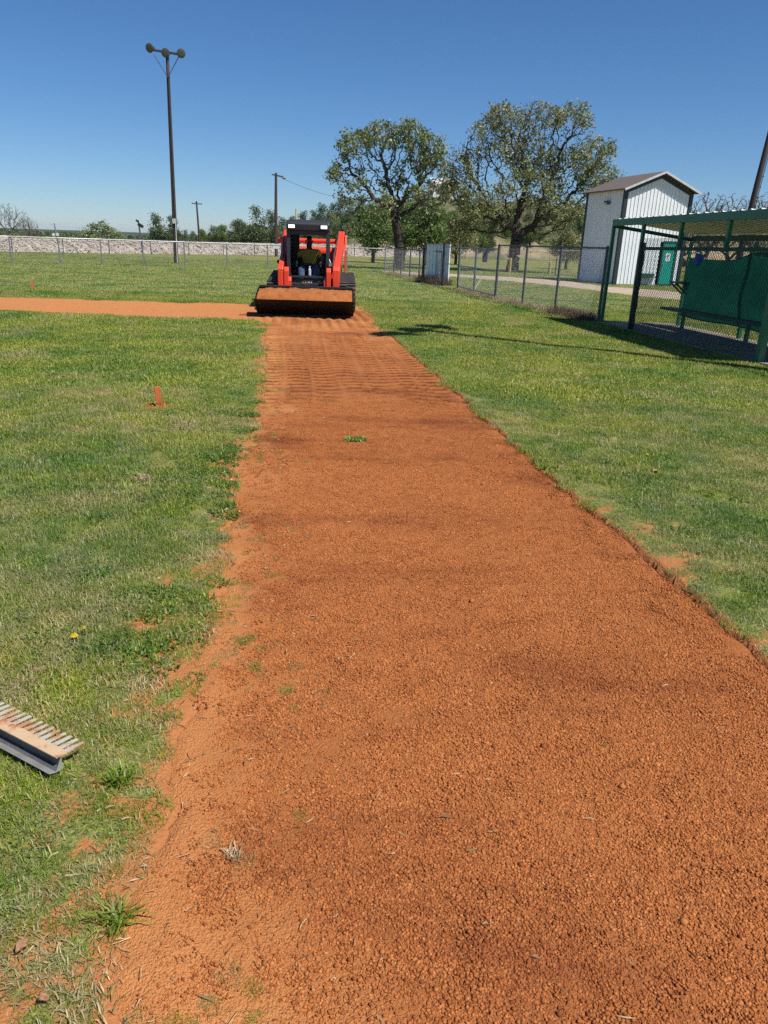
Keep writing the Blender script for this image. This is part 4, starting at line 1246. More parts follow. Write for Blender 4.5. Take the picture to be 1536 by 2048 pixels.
for x_, y_, h_, lab in ((7.5, 49.0, 0.85, 'short pale yellow post at the foot of the big oak'), (9.95, 48.5, 0.75, 'short pale yellow post between the big oak and the shed')):
    o = MB().tube([(x_, y_, -0.1), (x_, y_, h_), (x_, y_, h_ + 0.04)], [0.09, 0.09, 0.05], 8).build('marker_post', M['wood_yellow'], None)
    tag(o, lab, 'post')
gf = thing('field_gate', 'grey pipe frame gate standing on the grass left of the shed', 'gate', (9.9, 46.5, 0))
fr = MB()
for z in (0.1, 1.45): fr.tube([(0, 0, z), (2.0, 0.2, z)], 0.03, 6)
for x_ in (0, 2.0): fr.tube([(x_, x_ * 0.1, -0.1), (x_, x_ * 0.1, 1.5)], 0.035, 6)
fr.build('frame', M['galv_dark'], gf)
v, f = wires((0, 0), (2.0, 0.2), 0.1, 1.45, 0.08)
link('chain_link', np_mesh('chain_link', v, f), M['wire'], gf)

# ------------------------------------------------------------------ trees
def colonise(base, blobs, n_attr, step, infl, kill, trunk_to, shell=0.5, jitter=0.25, seed=1, maxn=5200, grav=0.0):
    r = np.random.default_rng(seed)
    att = []
    vols = np.array([b[3] * b[4] * b[5] for b in blobs]) ** 0.75
    cnt = (n_attr * vols / vols.sum()).astype(int)
    for b, c in zip(blobs, cnt):
        d = r.normal(size=(c, 3)); d /= np.linalg.norm(d, axis=1, keepdims=True)
        rad = shell + (1 - shell) * r.random(c) ** 0.6
        att.append(np.array(b[:3]) + d * rad[:, None] * np.array(b[3:6]))
    att = np.concatenate(att)
    nodes = [np.array(base, float)]; par = [-1]
    for k, q in enumerate(trunk_to):
        a = nodes[-1]; q = np.array(q, float); L = np.linalg.norm(q - a); m_ = max(1, int(L / step))
        for i in range(1, m_ + 1):
            nodes.append(a + (q - a) * i / m_ + r.normal(size=3) * 0.03 * (i < m_)); par.append(len(nodes) - 2)
    nodes = [n_ for n_ in nodes]
    near = np.full(len(att), -1); nd = np.full(len(att), 1e9)
    def upd(i0):
        P = np.array(nodes[i0:])
        for c0 in range(0, len(P), 400):
            d = np.linalg.norm(att[:, None] - P[None, c0:c0 + 400], axis=2)
            j = d.argmin(1); dm = d[np.arange(len(att)), j]
            b_ = dm < nd
            nd[b_] = dm[b_]; near[b_] = j[b_] + i0 + c0
    upd(0)
    alive = np.ones(len(att), bool)
    kids = {}
    for it in range(140):
        act = alive & (nd < infl)
        if not act.any():
            if not alive.any(): break
            act = alive & (nd < nd[alive].min() * 1.2)
        gsum = {}
        ids = near[act]; dirs = att[act] - np.array(nodes)[ids]
        dirs /= np.maximum(np.linalg.norm(dirs, axis=1, keepdims=True), 1e-6)
        order = np.argsort(ids); ids = ids[order]; dirs = dirs[order]
        uq, st_ = np.unique(ids, return_index=True)
        sums = np.add.reduceat(dirs, st_, axis=0)
        i0 = len(nodes)
        for u_, s_ in zip(uq, sums):
            if kids.get(u_, 0) >= 3: continue
            d = s_ / max(np.linalg.norm(s_), 1e-6) + r.normal(size=3) * jitter + np.array([0, 0, grav])
            d /= np.linalg.norm(d)
            nodes.append(nodes[u_] + d * step); par.append(int(u_)); kids[u_] = kids.get(u_, 0) + 1
        if len(nodes) == i0 or len(nodes) > maxn: break
        upd(i0)
        alive &= nd > kill
    return np.array(nodes), np.array(par)

def tree_meshes(name, nodes, par, r_tip, r_base, leaf_n, leaf_size, palette, spread=0.3, leaf_r=0.05, seed=1, droop=0.0, sides=5, flare=1.35, clump=None):
    r = np.random.default_rng(seed + 100)
    n = len(nodes)
    acc = np.zeros(n); p = 2.2
    hask = np.zeros(n, bool); hask[par[par >= 0]] = True
    for i in range(n - 1, 0, -1):
        if not hask[i]: acc[i] += r_tip ** p
        acc[par[i]] += acc[i]
    rad = acc ** (1 / p)
    rad *= 1.0
    sc = r_base / rad[0]
    rad = np.where(rad > r_tip * 3, r_tip * 3 + (rad - r_tip * 3) * (r_base - r_tip * 3) / max(rad[0] - r_tip * 3, 1e-6), rad)
    i = np.arange(1, n); R0 = np.minimum(rad[par[i]], rad[i] * 1.35); R1 = rad[i]
    z0 = nodes[0, 2]
    fl = lambda z: 1 + (flare - 1) * np.exp(-(z - z0) / 0.35)
    d = nodes[i] - nodes[par[i]]
    v, f = seg_arrays(nodes[par[i]] - d * 0.08, nodes[i] + d * 0.06, R0 * fl(nodes[par[i], 2]), R1 * fl(nodes[i, 2]), sides)
    tm = np_mesh('trunk', v, f)
    cm = None
    if leaf_n:
        cand = np.where(rad < leaf_r)[0]
        w_ = np.where(hask[cand], 1.0, 2.2)
        if clump is not None:
            w_ = w_ * (0.15 + sstep(0.38, 0.62, vnoise(nodes[cand, 0] * clump + nodes[cand, 1] * 0.7, nodes[cand, 2] * clump, seed)))
        k = r.choice(cand, leaf_n, p=w_ / w_.sum())
        c = nodes[k] + r.normal(size=(leaf_n, 3)) * spread * np.array([1, 1, 0.8])
        c[:, 2] -= droop * r.random(leaf_n)
        cm = leaf_cloud(c, leaf_size, palette, r)
    return tm, cm

def leaf_cloud(c, size, palette, r, name='crown'):
    n = len(c)
    a = r.normal(size=(n, 3)); a /= np.linalg.norm(a, axis=1, keepdims=True)
    b = r.normal(size=(n, 3)); b -= a * (a * b).sum(1, keepdims=True); b /= np.linalg.norm(b, axis=1, keepdims=True)
    s = size * (0.6 + 0.8 * r.random(n))[:, None]
    nn = np.cross(a, b)
    V = np.stack([c - a * s * 0.9, c + b * s * 0.45 + nn * s * 0.12, c + a * s * 0.9, c - b * s * 0.45 + nn * s * 0.12], 1)
    F = np.arange(n * 4).reshape(n, 4)
    pal = np.array([p[0] for p in palette]); wts = np.array([p[1] for p in palette]); wts = wts / wts.sum()
    col = pal[r.choice(len(pal), n, p=wts)] * (0.8 + 0.4 * r.random((n, 1)))
    return np_mesh(name, V.reshape(-1, 3), F, np.repeat(col, 4, 0))

OAK = [((0.20, 0.235, 0.095), 5), ((0.26, 0.285, 0.13), 4), ((0.14, 0.175, 0.065), 3), ((0.30, 0.285, 0.14), 2), ((0.36, 0.36, 0.20), 1)]
OAK2 = [((0.24, 0.255, 0.11), 5), ((0.30, 0.305, 0.145), 4), ((0.175, 0.195, 0.08), 3), ((0.25, 0.215, 0.09), 2.5), ((0.29, 0.29, 0.16), 1)]
GRN = [((0.13, 0.195, 0.045), 5), ((0.17, 0.235, 0.06), 4), ((0.085, 0.14, 0.03), 3), ((0.20, 0.235, 0.07), 1)]
DRK = [((0.085, 0.12, 0.045), 5), ((0.12, 0.15, 0.06), 4), ((0.06, 0.09, 0.035), 3), ((0.15, 0.16, 0.08), 1)]

def tree_thing(name, label, cat, loc, meshes, bark='bark', leaf='leaf', group=None, rz=0.0, scale=1.0):
    root = thing(name, label, cat, loc, rz, group)
    root.scale = (scale,) * 3
    tm, cm = meshes
    if tm is not None: link('trunk', tm, M[bark], root)
    if cm is not None: link('crown', cm, M[leaf], root)
    return root

# left oak: open crown on crooked limbs
nodes, par = colonise((0, 0, -0.1), [(-3.85, 0, 5.7, 1.05, 1.2, 0.9), (-2.85, 0.2, 7.1, 1.25, 1.4, 1.1), (-1.6, -0.3, 7.7, 1.1, 1.5, 1.0), (0.3, 0.3, 8.0, 1.1, 1.4, 1.0), (1.45, -0.2, 7.1, 1.2, 1.5, 1.2), (1.9, 0.2, 5.7, 1.0, 1.3, 1.2), (-0.8, 0.9, 5.9, 1.1, 1.2, 1.2), (-2.6, -0.6, 5.0, 1.1, 1.2, .7), (1.2, -0.8, 4.7, 0.9, 1.1, .8), (-3.1, -0.5, 4.2, .9, 1.0, .6), (2.0, -0.4, 4.2, .9, 1.0, .8), (-1.3, -1.3, 3.9, 1.1, .9, .7), (0.7, 1.1, 3.8, 1.1, .9, .7)],
                      1500, 0.24, 2.6, 0.36, [(-0.05, 0, 1.4), (-0.30, 0, 2.8), (-0.5, 0.05, 3.6)], 0.55, 0.42, 5)
tree_thing('oak_tree', 'smaller oak with an open crown of crooked limbs above the white sheet panel', 'tree', (0.42, 46.9, 0),
           tree_meshes('oak', nodes, par, 0.020, 0.31, 8400, 0.105, OAK, 0.16, 0.065, 5, 0.08, clump=1.2), scale=0.94)
# right oak: wide, fine-leaved crown
nodes, par = colonise((0, 0, -0.1), [(-1.2, 0, 8.8, 1.5, 1.7, 1.1), (0.9, 0.4, 9.0, 1.5, 1.7, 1.1), (2.9, 0, 8.8, 1.4, 1.7, 1.2), (-2.2, -0.4, 7.8, 1.5, 1.8, 1.1), (-3.5, 0.2, 6.4, 1.6, 1.9, 1.3), (-3.6, -0.3, 4.9, 1.4, 1.7, 1.0), (4.4, 0.2, 7.1, 1.5, 1.8, 1.3), (4.9, -0.2, 5.6, 1.3, 1.7, 1.1), (0.9, 0.9, 7.0, 2.0, 2.0, 1.3), (-2.3, -0.9, 3.7, 1.4, 1.6, 0.9), (2.7, -0.8, 3.9, 1.6, 1.7, 0.9), (0.4, -1.2, 5.0, 1.9, 1.3, 1.3), (-1.2, -1.4, 4.4, 1.4, 1.2, 1.0), (1.8, 1.2, 5.4, 1.6, 1.4, 1.2), (-0.9, 0.8, 3.2, 1.5, 1.4, .8), (-3.3, 0.3, 2.6, 1.1, 1.4, .6), (2.2, 0.3, 2.5, 1.3, 1.4, .6)],
                      3300, 0.23, 2.4, 0.36, [(0.05, 0, 1.3), (0.15, 0, 2.2)], 0.45, 0.42, 9, 8500)
tree_thing('oak_tree', 'largest oak with a broad fine-leaved crown left of the white shed', 'tree', (7.75, 49.8, 0),
           tree_meshes('oak', nodes, par, 0.015, 0.38, 25000, 0.090, OAK2, 0.17, 0.055, 9, 0.06, clump=1.0))

o = link('far_woods', leaf_cloud(FAR_WOODS[0], 0.42, DRK, FAR_WOODS[1], 'far_woods'), M['scrub'])
tag(o, 'low far-off line of woods beyond the stone bank on the left', None, None, 'stuff')

def blob_tree(seed, w_, h_, leafs, size, pal, clear=0.25, lobes=9, tall=False):
    r = np.random.default_rng(seed)
    blobs = []
    for k in range(lobes):
        a = k * 2.4 + r.random(); q = 0.25 + 0.75 * k / lobes
        zz = h_ * (clear + (0.92 - clear) * ((k + 0.5) / lobes))
        wr_ = w_ * 0.5 * (1 - 0.55 * abs(2 * ((k + .5) / lobes) - (0.6 if not tall else 0.3)))
        blobs.append((math.cos(a) * wr_ * 0.55, math.sin(a) * wr_ * 0.55, zz, wr_ * 0.62, wr_ * 0.62, h_ * 0.15))
    nd, pr = colonise((0, 0, -0.2), blobs, 330, h_ / 17, h_ * 0.5, h_ / 12, [(0, 0, h_ * clear * 0.8)], 0.2, 0.3, seed, 1300)
    tm, cm = tree_meshes('t', nd, pr, 0.012, h_ * 0.03, leafs, size, pal, h_ * 0.055, h_ * 0.02, seed, 0, 4, clump=9.0 / h_)
    return tm, cm

kinds = {
    'a': blob_tree(21, 4.6, 6.0, 6500, 0.13, GRN, 0.28),
    'b': blob_tree(22, 4.8, 6.0, 6500, 0.13, OAK2, 0.22),
    'c': blob_tree(23, 5.0, 6.0, 5500, 0.15, DRK, 0.08, 10),
    'd': blob_tree(24, 3.0, 6.0, 4500, 0.14, DRK, 0.15, 10, True),
    'e': blob_tree(25, 5.5, 4.0, 5500, 0.13, OAK, 0.02, 9),
}
def put(kind, name, label, cat, x, y, z, s, rz, group=None):
    return tree_thing(name, label, cat, (x, y, z), kinds[kind], 'bark', 'scrub' if kind in 'cde' else 'leaf', group, rz, s)
hz = lambda x, y: float(hill_z(np.array([x]), np.array([y]))[0])
put('a', 'small_tree', 'small bright green tree on a thin trunk left of the smaller oak', 'tree', -1.6, 62, 0, 0.80, 0.4)
put('a', 'small_tree', 'small leafy tree filling the gap between the two oaks', 'tree', 2.6, 60, 0, 0.88, 2.4)
put('b', 'small_tree', 'low olive-green tree in front of the hill between the oak trunks', 'tree', 5.4, 66, 0, 0.72, 1.2)
put('b', 'small_tree', 'low yellow-green tree between the largest oak and the shed', 'tree', 14.0, 62, 0, 0.60, 4.0)
put('a', 'small_tree', 'small dark tree directly behind the smaller oak trunk', 'tree', 1.0, 72, 0, 0.92, 5.0)
# left skyline
wb = put('e', 'bush', 'wide round olive bush on the bank between the bare tree and the tall light pole', 'bush', -32.2, 85, 0.0, 0.86, 0.5)
wb.scale = (1.05, 0.95, 0.74)
put('c', 'background_tree', 'dark round tree just left of the tall light pole', 'tree', -29.05, 95, 0, 0.68, 1.0)
put('d', 'background_tree', 'dark upright tree right behind the tall light pole', 'tree', -27.1, 95, 0, 0.70, 2.0)
put('d', 'background_tree', 'very small thin tree standing right of the tall light pole', 'tree', -26.9, 100, 0, 0.42, 3.0)
put('d', 'background_tree', 'tallest tree of the left group, just left of the lamp bracket pole', 'tree', -17.3, 98, 0, 0.98, 0.2)
put('c', 'background_tree', 'spreading tree right behind the lamp bracket pole', 'tree', -15.7, 100, 0, 0.84, 0.7)
put('d', 'background_tree', 'grey-green tree filling the gap left of the tallest one', 'tree', -19.6, 99, 0, 0.68, 2.2)
rowl = ['lowest green tree at the left end of the row beyond the bank', 'green tree just right of the cross-armed pole', 'bright green tree second from the cross-armed pole', 'rounded green tree in the middle of the row beyond the bank', 'taller green tree near the right end of the row beyond the bank', 'last green tree of the row beside the grey-green one']
for k, (x_, y_, s_) in enumerate([(-33.2, 128, 0.40), (-31.6, 128, 0.50), (-30.0, 129, 0.56), (-28.2, 127, 0.64), (-26.1, 128, 0.74), (-24.0, 125, 0.72)]):
    put('ca'[k % 2], 'background_tree', rowl[k], 'tree', x_, y_, 0, s_, k * 1.3)
sk = [(-18.6, 130, 4.9), (-16.9, 130, 5.5), (-15.2, 130, 6.0), (-13.5, 131, 6.6), (-11.9, 130, 7.2), (-10.4, 131, 7.8), (-8.9, 130, 8.1), (-7.2, 131, 8.5), (-5.6, 132, 9.0), (-3.6, 133, 9.1), (-17.5, 118, 3.6), (-14.6, 116, 4.2), (-12.0, 115, 4.6), (-9.8, 117, 5.6), (-7.4, 115, 5.4), (-4.5, 116, 6.0)]
nth = ['first', 'second', 'third', 'fourth', 'fifth', 'sixth', 'seventh', 'eighth', 'ninth', 'tenth']
hl = [nth[i] + ' tree from the left on the rising skyline of the hill behind the loader' for i in range(10)] + [nth[i] + ' tree from the left in the lower row on the hill slope behind the loader' for i in range(6)]
for k, (x_, y_, s_) in enumerate(sk):
    put('cd'[k % 2], 'hill_tree', hl[k], 'tree', x_, y_, hz(x_, y_) - 0.1, max(0.3, (s_ - hz(x_, y_)) / 5.7), k * 2.1, 'trees on the hill skyline' if k < 10 else 'trees in the lower row on the hill')
r_ = np.random.default_rng(77)
k = 0
while k < 130:
    x_ = r_.uniform(-16, 36); y_ = r_.uniform(99, 150) if k % 2 else r_.uniform(99, 118)
    z_ = hz(x_, y_)
    if z_ < 0.8: continue
    look, grp = {'c': ('dark rounded scrub bush on the slope of the hill behind the oaks', 'dark scrub bushes on the hill'),
                 'e': ('low wide olive bush on the slope of the hill behind the oaks', 'low olive bushes on the hill'),
                 'a': ('bright green young tree on the slope of the hill behind the oaks', 'bright green young trees on the hill'),
                 'b': ('pale olive young tree on the slope of the hill behind the oaks', 'pale olive young trees on the hill')}['ceab'[k % 4]]
    put('ceab'[k % 4], 'hill_bush', look, 'bush', x_, y_, z_ - 0.15, r_.uniform(0.26, 0.62), r_.uniform(0, 6), grp)
    k += 1

def bare_tree(seed, w_, h_):
    nd, pr = colonise((0, 0, -0.2), [(-w_ * 0.22, 0, h_ * 0.62, w_ * 0.34, w_ * 0.3, h_ * 0.36), (w_ * 0.22, 0, h_ * 0.58, w_ * 0.32, w_ * 0.3, h_ * 0.36), (0, 0.2, h_ * 0.75, w_ * 0.3, w_ * 0.3, h_ * 0.28)], 700, h_ / 24, h_ * 0.5, h_ / 26, [(0.05, 0, h_ * 0.16)], 0.1, 0.30, seed, 2600, 0.05)
    return tree_meshes('b', nd, pr, 0.014, h_ * 0.030, 0, 0, None, seed=seed, sides=4)[0]
bare = [bare_tree(31, 5.6, 5.2), bare_tree(32, 5.2, 4.6)]
for nm, lab, x_, y_, s_, rz, i in (
        ('bare_tree', 'leafless grey tree at the far left edge beyond the bank', -54.6, 110, 0.98, 0.3, 0),
        ('bare_tree', 'smaller leafless tree just right of the far left one', -50.1, 106, 0.74, 1.3, 1),
        ('bare_tree', 'leafless grey tree directly right of the shed above the dugout roof', 26.6, 66, 1.24, 0.5, 0),
        ('bare_tree', 'twisted leafless tree left of the leaning pole above the dugout roof', 28.7, 66, 1.36, 2.0, 1),
        ('bare_tree', 'leafless tree at the right edge behind the leaning pole', 30.6, 66, 1.28, 4.0, 0),
        ('bare_tree', 'low leafless tree close against the right wall of the shed', 25.2, 68, 1.14, 3.2, 1)):
    tree_thing(nm, lab, 'tree', (x_, y_, 0), (bare[i], None), 'bare_bark', 'leaf', None, rz, s_)
for lab, x_, y_, s_ in (('low dark scrub clump under the leafless trees beside the shed', 25.5, 70, 0.62), ('low olive scrub clump under the leafless trees at the right edge', 32.5, 69, 0.7)):
    put('e', 'bush', lab, 'bush', x_, y_, 0, s_, 1.0)

# white house on the hill
hs = thing('house', 'small white house showing through the oaks on top of the hill', 'house', (8.8, 150, hz(8.8, 150) - 0.2), R(12))
MB().box((0, 0, 1.3), (4.4, 4.0, 2.6)).build('wall', M['house_white'], hs)
MB().prism([(-2.6, 2.58), (2.6, 2.58), (0, 3.9)], -2.5, 2.5, 'x').build('roof', M['fascia'], hs)
for a in (-1.2, 1.2):
    wd = MB().box((a, -2.02, 1.5), (0.9, 0.06, 1.0)).build('window', M['fascia'], hs)
    MB().box((a, -2.055, 1.5), (0.75, 0.02, 0.85)).build('pane', M['glass_dark'], wd)
# ------------------------------------------------------------------ compact track loader (front faces -y, x to the picture's right)
LYAW = R(4.0)
LLOC = (-1.80, 15.78, 0.0)
GZ0 = -0.015
ld = thing('track_loader', 'orange-red compact track loader facing the camera with its lamps lit', 'loader', LLOC, LYAW)
LM = Matrix.Translation(LLOC) @ Matrix.Rotation(LYAW, 4, 'Z')

# bucket: rolled back, cutting edge forward
BW = 0.985
bprof = [(-0.46, 0.335), (-0.43, 0.315), (-0.05, 0.035), (0.10, 0.03), (0.30, 0.10), (0.41, 0.22), (0.46, 0.40), (0.45, 0.545)]
inner = [(-0.45, 0.352), (-0.04, 0.062), (0.09, 0.056), (0.28, 0.12), (0.385, 0.235), (0.432, 0.40), (0.425, 0.545)]
bucket = MB().prism(bprof + inner[::-1], -BW, BW, 'x').build('bucket', M['bucket'], ld, 0.004)
for sx in (-1, 1):
    sp = [(-0.46, 0.33), (-0.05, 0.03), (0.10, 0.025), (0.31, 0.095), (0.42, 0.215), (0.47, 0.40), (0.46, 0.55), (0.36, 0.56), (-0.30, 0.43)]
    MB().prism(sp, sx * BW + (0.002 if sx > 0 else -0.022), sx * BW + (0.022 if sx > 0 else -0.002), 'x').build('side_plate', M['bucket'], bucket, 0.003)
MB().prism([(-0.50, 0.362), (-0.46, 0.325), (-0.36, 0.25), (-0.345, 0.27)], -BW - 0.012, BW + 0.012, 'x').build('cutting_edge', M['bucket'], bucket, 0.003)
MB().beam((-BW - 0.01, 0.445, 0.565), (BW + 0.01, 0.445, 0.565), 0.06, 0.045).build('top_rim', M['black'], bucket, 0.006)
MB().prism([(-0.07, 0.02), (0.12, 0.015), (0.13, 0.03), (-0.08, 0.037)], -BW, BW, 'x').build('wear_plate', M['edge_steel'], bucket)

# lower arms / quick coupler in front of the cab
for sx in (-1, 1):
    x0 = sx * 0.465
    MB().prism([(1.02, 0.30), (1.02, 0.86), (1.06, 0.945), (1.22, 0.945), (1.24, 0.66), (1.20, 0.30)], x0 - 0.05, x0 + 0.05, 'x').build('coupler_arm', M['orange'], ld, 0.012)
    px0 = sx * 0.395
    MB().prism([(1.05, 0.30), (1.05, 0.66), (1.10, 0.74), (1.20, 0.74), (1.2, 0.30)], min(px0 - 0.035 * 1, px0 + 0.035), max(px0 - 0.035, px0 + 0.035), 'x').build('coupler_plate', M['orange'], ld, 0.01)
    MB().tube([(sx * 0.42, 0.95, 0.42), (sx * 0.42, 0.62, 0.38)], 0.045, 10).build('tilt_cylinder', M['black'], ld)
    for zz in (0.80, 0.88):
        MB().tube([(x0 + sx * 0.052, 1.10, zz), (x0 + sx * 0.062, 1.10, zz)], 0.018, 10).build('pin', M['black'], ld)
MB().box((-0.26, 1.10, 0.36), (0.26, 0.10, 0.06)).build('coupler_foot', M['orange'], ld, 0.008)
MB().box((0.0, 1.16, 0.30), (0.95, 0.10, 0.22)).build('coupler_frame', M['black'], ld, 0.01)
# main lift arms rising to the rear pivots
for sx in (-1, 1):
    xa, xb = sx * 0.610 + 0.02, (0.75 if sx > 0 else -0.60)
    def P(t, y, z): return (xa + (xb - xa) * t, y, z)
    side = [(1.00, 0.28, 0), (1.00, 0.90, 0), (1.05, 0.985, 0), (1.30, 1.00, .1), (2.35, 1.34, .6), (3.05, 1.66, .95), (3.30, 1.74, 1), (3.46, 1.70, 1), (3.46, 1.48, 1), (3.05, 1.38, .95), (2.40, 1.08, .6), (1.62, 0.80, .22), (1.36, 0.66, .1), (1.26, 0.28, 0)]
    k = len(side); hw = 0.058 if sx < 0 else 0.072
    v = [Vector((xa + (xb - xa) * t - hw, y, z)) for y, z, t in side] + [Vector((xa + (xb - xa) * t + hw, y, z)) for y, z, t in side]
    mb = MB().add(v, [tuple(range(k))[::-1], tuple(range(k, 2 * k))] + [(i, (i + 1) % k, k + (i + 1) % k, k + i) for i in range(k)])
    arm = mb.build('lift_arm', M['orange'], ld, 0.014)
    MB().tube([(xa + sx * 0.058, 1.12, 0.84), (xa + sx * 0.075, 1.12, 0.84)], 0.035, 12).build('pivot_pin', M['black'], arm)
    MB().tube([(xb + sx * 0.058, 3.32, 1.62), (xb + sx * 0.075, 3.32, 1.62)], 0.05, 12).build('pivot_pin', M['black'], arm)
    # rear tower and lift cylinder
    MB().prism([(2.95, 0.72), (3.00, 1.30), (3.22, 1.66), (3.50, 1.66), (3.62, 0.72)], xb + sx * 0.10 - 0.022, xb + sx * 0.10 + 0.022, 'x').build('rear_tower', M['orange'], ld, 0.01)
    MB().tube([(xb - sx * 0.03, 3.2, 0.80), (sx * 0.72, 2.2, 1.02)], 0.045, 10).build('lift_cylinder', M['black'], ld, smooth=False)
    # hoses along the arm
    MB().tube([(sx * 0.56, 1.35, 0.97), (sx * 0.58, 1.9, 1.22), (sx * 0.64, 2.7, 1.50), (sx * 0.7, 3.2, 1.66)], 0.016, 6).build('hose', M['rubber'], ld)
MB().tube([(-0.80, 3.36, 1.50), (0.80, 3.36, 1.50)], 0.055, 12).build('cross_tube', M['orange'], ld)
MB().prism([(3.1, 0.62), (3.1, 1.30), (3.2, 1.36), (3.62, 1.30), (3.72, 0.9), (3.72, 0.5), (3.3, 0.4)], -0.68, 0.68, 'x').build('engine_cover', M['orange'], ld, 0.03)
MB().prism([(1.28, 0.26), (1.28, 0.60), (3.2, 0.62), (3.4, 0.30)], -0.50, 0.50, 'x').build('chassis', M['black'], ld, 0.02)

# tracks
def track(sx):
    root_x = sx * 0.80 + 0.08
    W2 = 0.19
    def loop(off):
        pts = []
        for cx, cz, r_, a0, a1 in ((1.30, 0.40, 0.29, 250, 80), (2.80, 0.46, 0.29, 85, -60)):
            for a in np.linspace(a0, a1, 10):
                t = R(a); pts.append((cx - 0.0 + (r_ + off) * (math.cos(t) if cx > 2 else math.cos(t)), cz + (r_ + off) * math.sin(t)))
        return pts
    # closed outline: front idler, raised rear sprocket, flat run on the ground
    def outline(off):
        p = []
        for a in np.linspace(270, 100, 12): p.append((1.33 + (0.31 + off) * math.cos(R(a)), 0.33 + (0.31 + off) * math.sin(R(a))))
        for a in np.linspace(95, -35, 12): p.append((2.95 + (0.27 + off) * math.cos(R(a)), 0.50 + (0.27 + off) * math.sin(R(a))))
        for a in np.linspace(-60, -90, 4): p.append((2.66 + (0.20 + off) * math.cos(R(a)), 0.22 + (0.20 + off) * math.sin(R(a))))
        return p
    po, pi_ = outline(0.0), outline(-0.04)
    k = len(po)
    v = []
    for q in (po, pi_):
        for x_ in (root_x - W2, root_x + W2): v += [(x_, a, b) for a, b in q]
    f = []
    for i in range(k):
        j = (i + 1) % k
        f += [(i, j, k + j, k + i), (2 * k + i, 3 * k + i, 3 * k + j, 2 * k + j), (i, 2 * k + i, 2 * k + j, j), (k + i, k + j, 3 * k + j, 3 * k + i)]
    belt = MB().add(v, f).build('track_belt', M['rubber'], ld)
    # lugs all round the belt
    P = np.array(po + [po[0]]); L = np.r_[0, np.cumsum(np.linalg.norm(np.diff(P, axis=0), axis=1))]
    mb = MB(); nl = 54
    for i in range(nl):
        s_ = L[-1] * i / nl
        y_, z_ = np.interp(s_, L, P[:, 0]), np.interp(s_, L, P[:, 1])
        y2, z2 = np.interp((s_ + 0.02) % L[-1], L, P[:, 0]), np.interp((s_ + 0.02) % L[-1], L, P[:, 1])
        ang = math.atan2(z2 - z_, y2 - y_)
        nrm = (math.cos(ang + math.pi / 2), math.sin(ang + math.pi / 2))
        for hx_, ofs in ((-0.095, 0.0), (0.095, 0.02)):
            mb.box((root_x + hx_, y_ + nrm[0] * 0.012 + ofs * math.cos(ang), z_ + nrm[1] * 0.012 + ofs * math.sin(ang)), (0.165, 0.042, 0.045), (ang, 0, 0))
    tr = mb.build('track_lugs', M['rubber'], ld); tag(tr, None, None, None, 'stuff')
    for y_, z_, r_ in ((1.33, 0.33, 0.26), (2.95, 0.50, 0.22), (1.78, 0.15, 0.11), (2.08, 0.15, 0.11), (2.38, 0.15, 0.11), (2.64, 0.15, 0.11)):
        m_ = Matrix.Translation((root_x, y_, z_)) @ Matrix.Rotation(R(90), 4, 'Y')
        wh = MB().lathe([(0.03, -0.17), (r_ * 0.6, -0.17), (r_, -0.12), (r_, 0.12), (r_ * 0.6, 0.165), (0.03, 0.17)], 18, m_).build('roller', M['black'], ld)
        MB().lathe([(0.01, 0.17 * sx), (0.05, 0.172 * sx), (0.05, 0.185 * sx), (0.01, 0.19 * sx)], 10, m_).build('hub', M['edge_steel'], wh)
    MB().prism([(1.5, 0.22), (1.5, 0.44), (2.85, 0.58), (2.75, 0.24)], root_x - 0.10, root_x + 0.10, 'x').build('track_frame', M['black'], ld, 0.01)
track(-1); track(1)

# cab
cab = MB()
CF, CB = 1.42, 2.72
cab_o = MB().box((0, CF + 0.02, 0.595), (0.76, 0.06, 0.20)).build('front_panel', M['cab_grey'], ld, 0.006)
MB().beam((-0.42, CF, 0.73), (0.42, CF, 0.73), 0.10, 0.05).build('door_sill', M['cab_grey'], ld, 0.006)
for sx in (-1, 1):
    x_ = sx * 0.435
    MB().beam((x_ * 0.94, CF - 0.02, 0.50), (x_, CF + 0.0, 1.14), 0.075, 0.10, (0, 1, 0)).build('front_pillar', M['cab_grey'], ld, 0.008)
    MB().beam((x_, CF, 1.14), (x_, CF + 0.04, 1.80), 0.075, 0.10, (0, 1, 0)).build('front_pillar', M['cab_grey'], ld, 0.008)
    MB().beam((x_, CB, 0.62), (x_, CB - 0.05, 1.84), 0.075, 0.10, (0, 1, 0)).build('rear_pillar', M['cab_grey'], ld, 0.008)
    MB().beam((x_, CF + 0.05, 0.66), (x_, CB, 0.66), 0.06, 0.12).build('side_rail', M['cab_grey'], ld, 0.006)
    MB().beam((x_, CF + 0.05, 1.80), (x_, CB, 1.84), 0.07, 0.09).build('side_rail', M['cab_grey'], ld, 0.006)
    # side guard: perforated sheet below, bars above
    for i in range(13):
        z_ = 0.74 + i * 0.085
        MB().box((x_ + sx * 0.01, (CF + CB) / 2 + 0.03, z_), (0.012, CB - CF - 0.12, 0.056)).build('guard_bar', M['cab_grey'], ld)
    for y_ in (CF + 0.30, CF + 0.62, CF + 0.95):
        MB().box((x_ + sx * 0.018, y_, 1.25), (0.014, 0.022, 1.12)).build('guard_post', M['cab_grey'], ld)
MB().prism([(CF - 0.05, 1.70), (CF - 0.07, 1.84), (CF + 0.0, 1.915), (CB - 0.1, 1.96), (CB + 0.06, 1.93), (CB + 0.08, 1.86), (CF + 0.20, 1.82), (CF + 0.12, 1.70)], -0.475, 0.475, 'x').build('roof', M['cab_grey'], ld, 0.022)
MB().box((0, CF + 0.05, 1.665), (0.80, 0.09, 0.09)).build('front_header', M['cab_grey'], ld, 0.006)
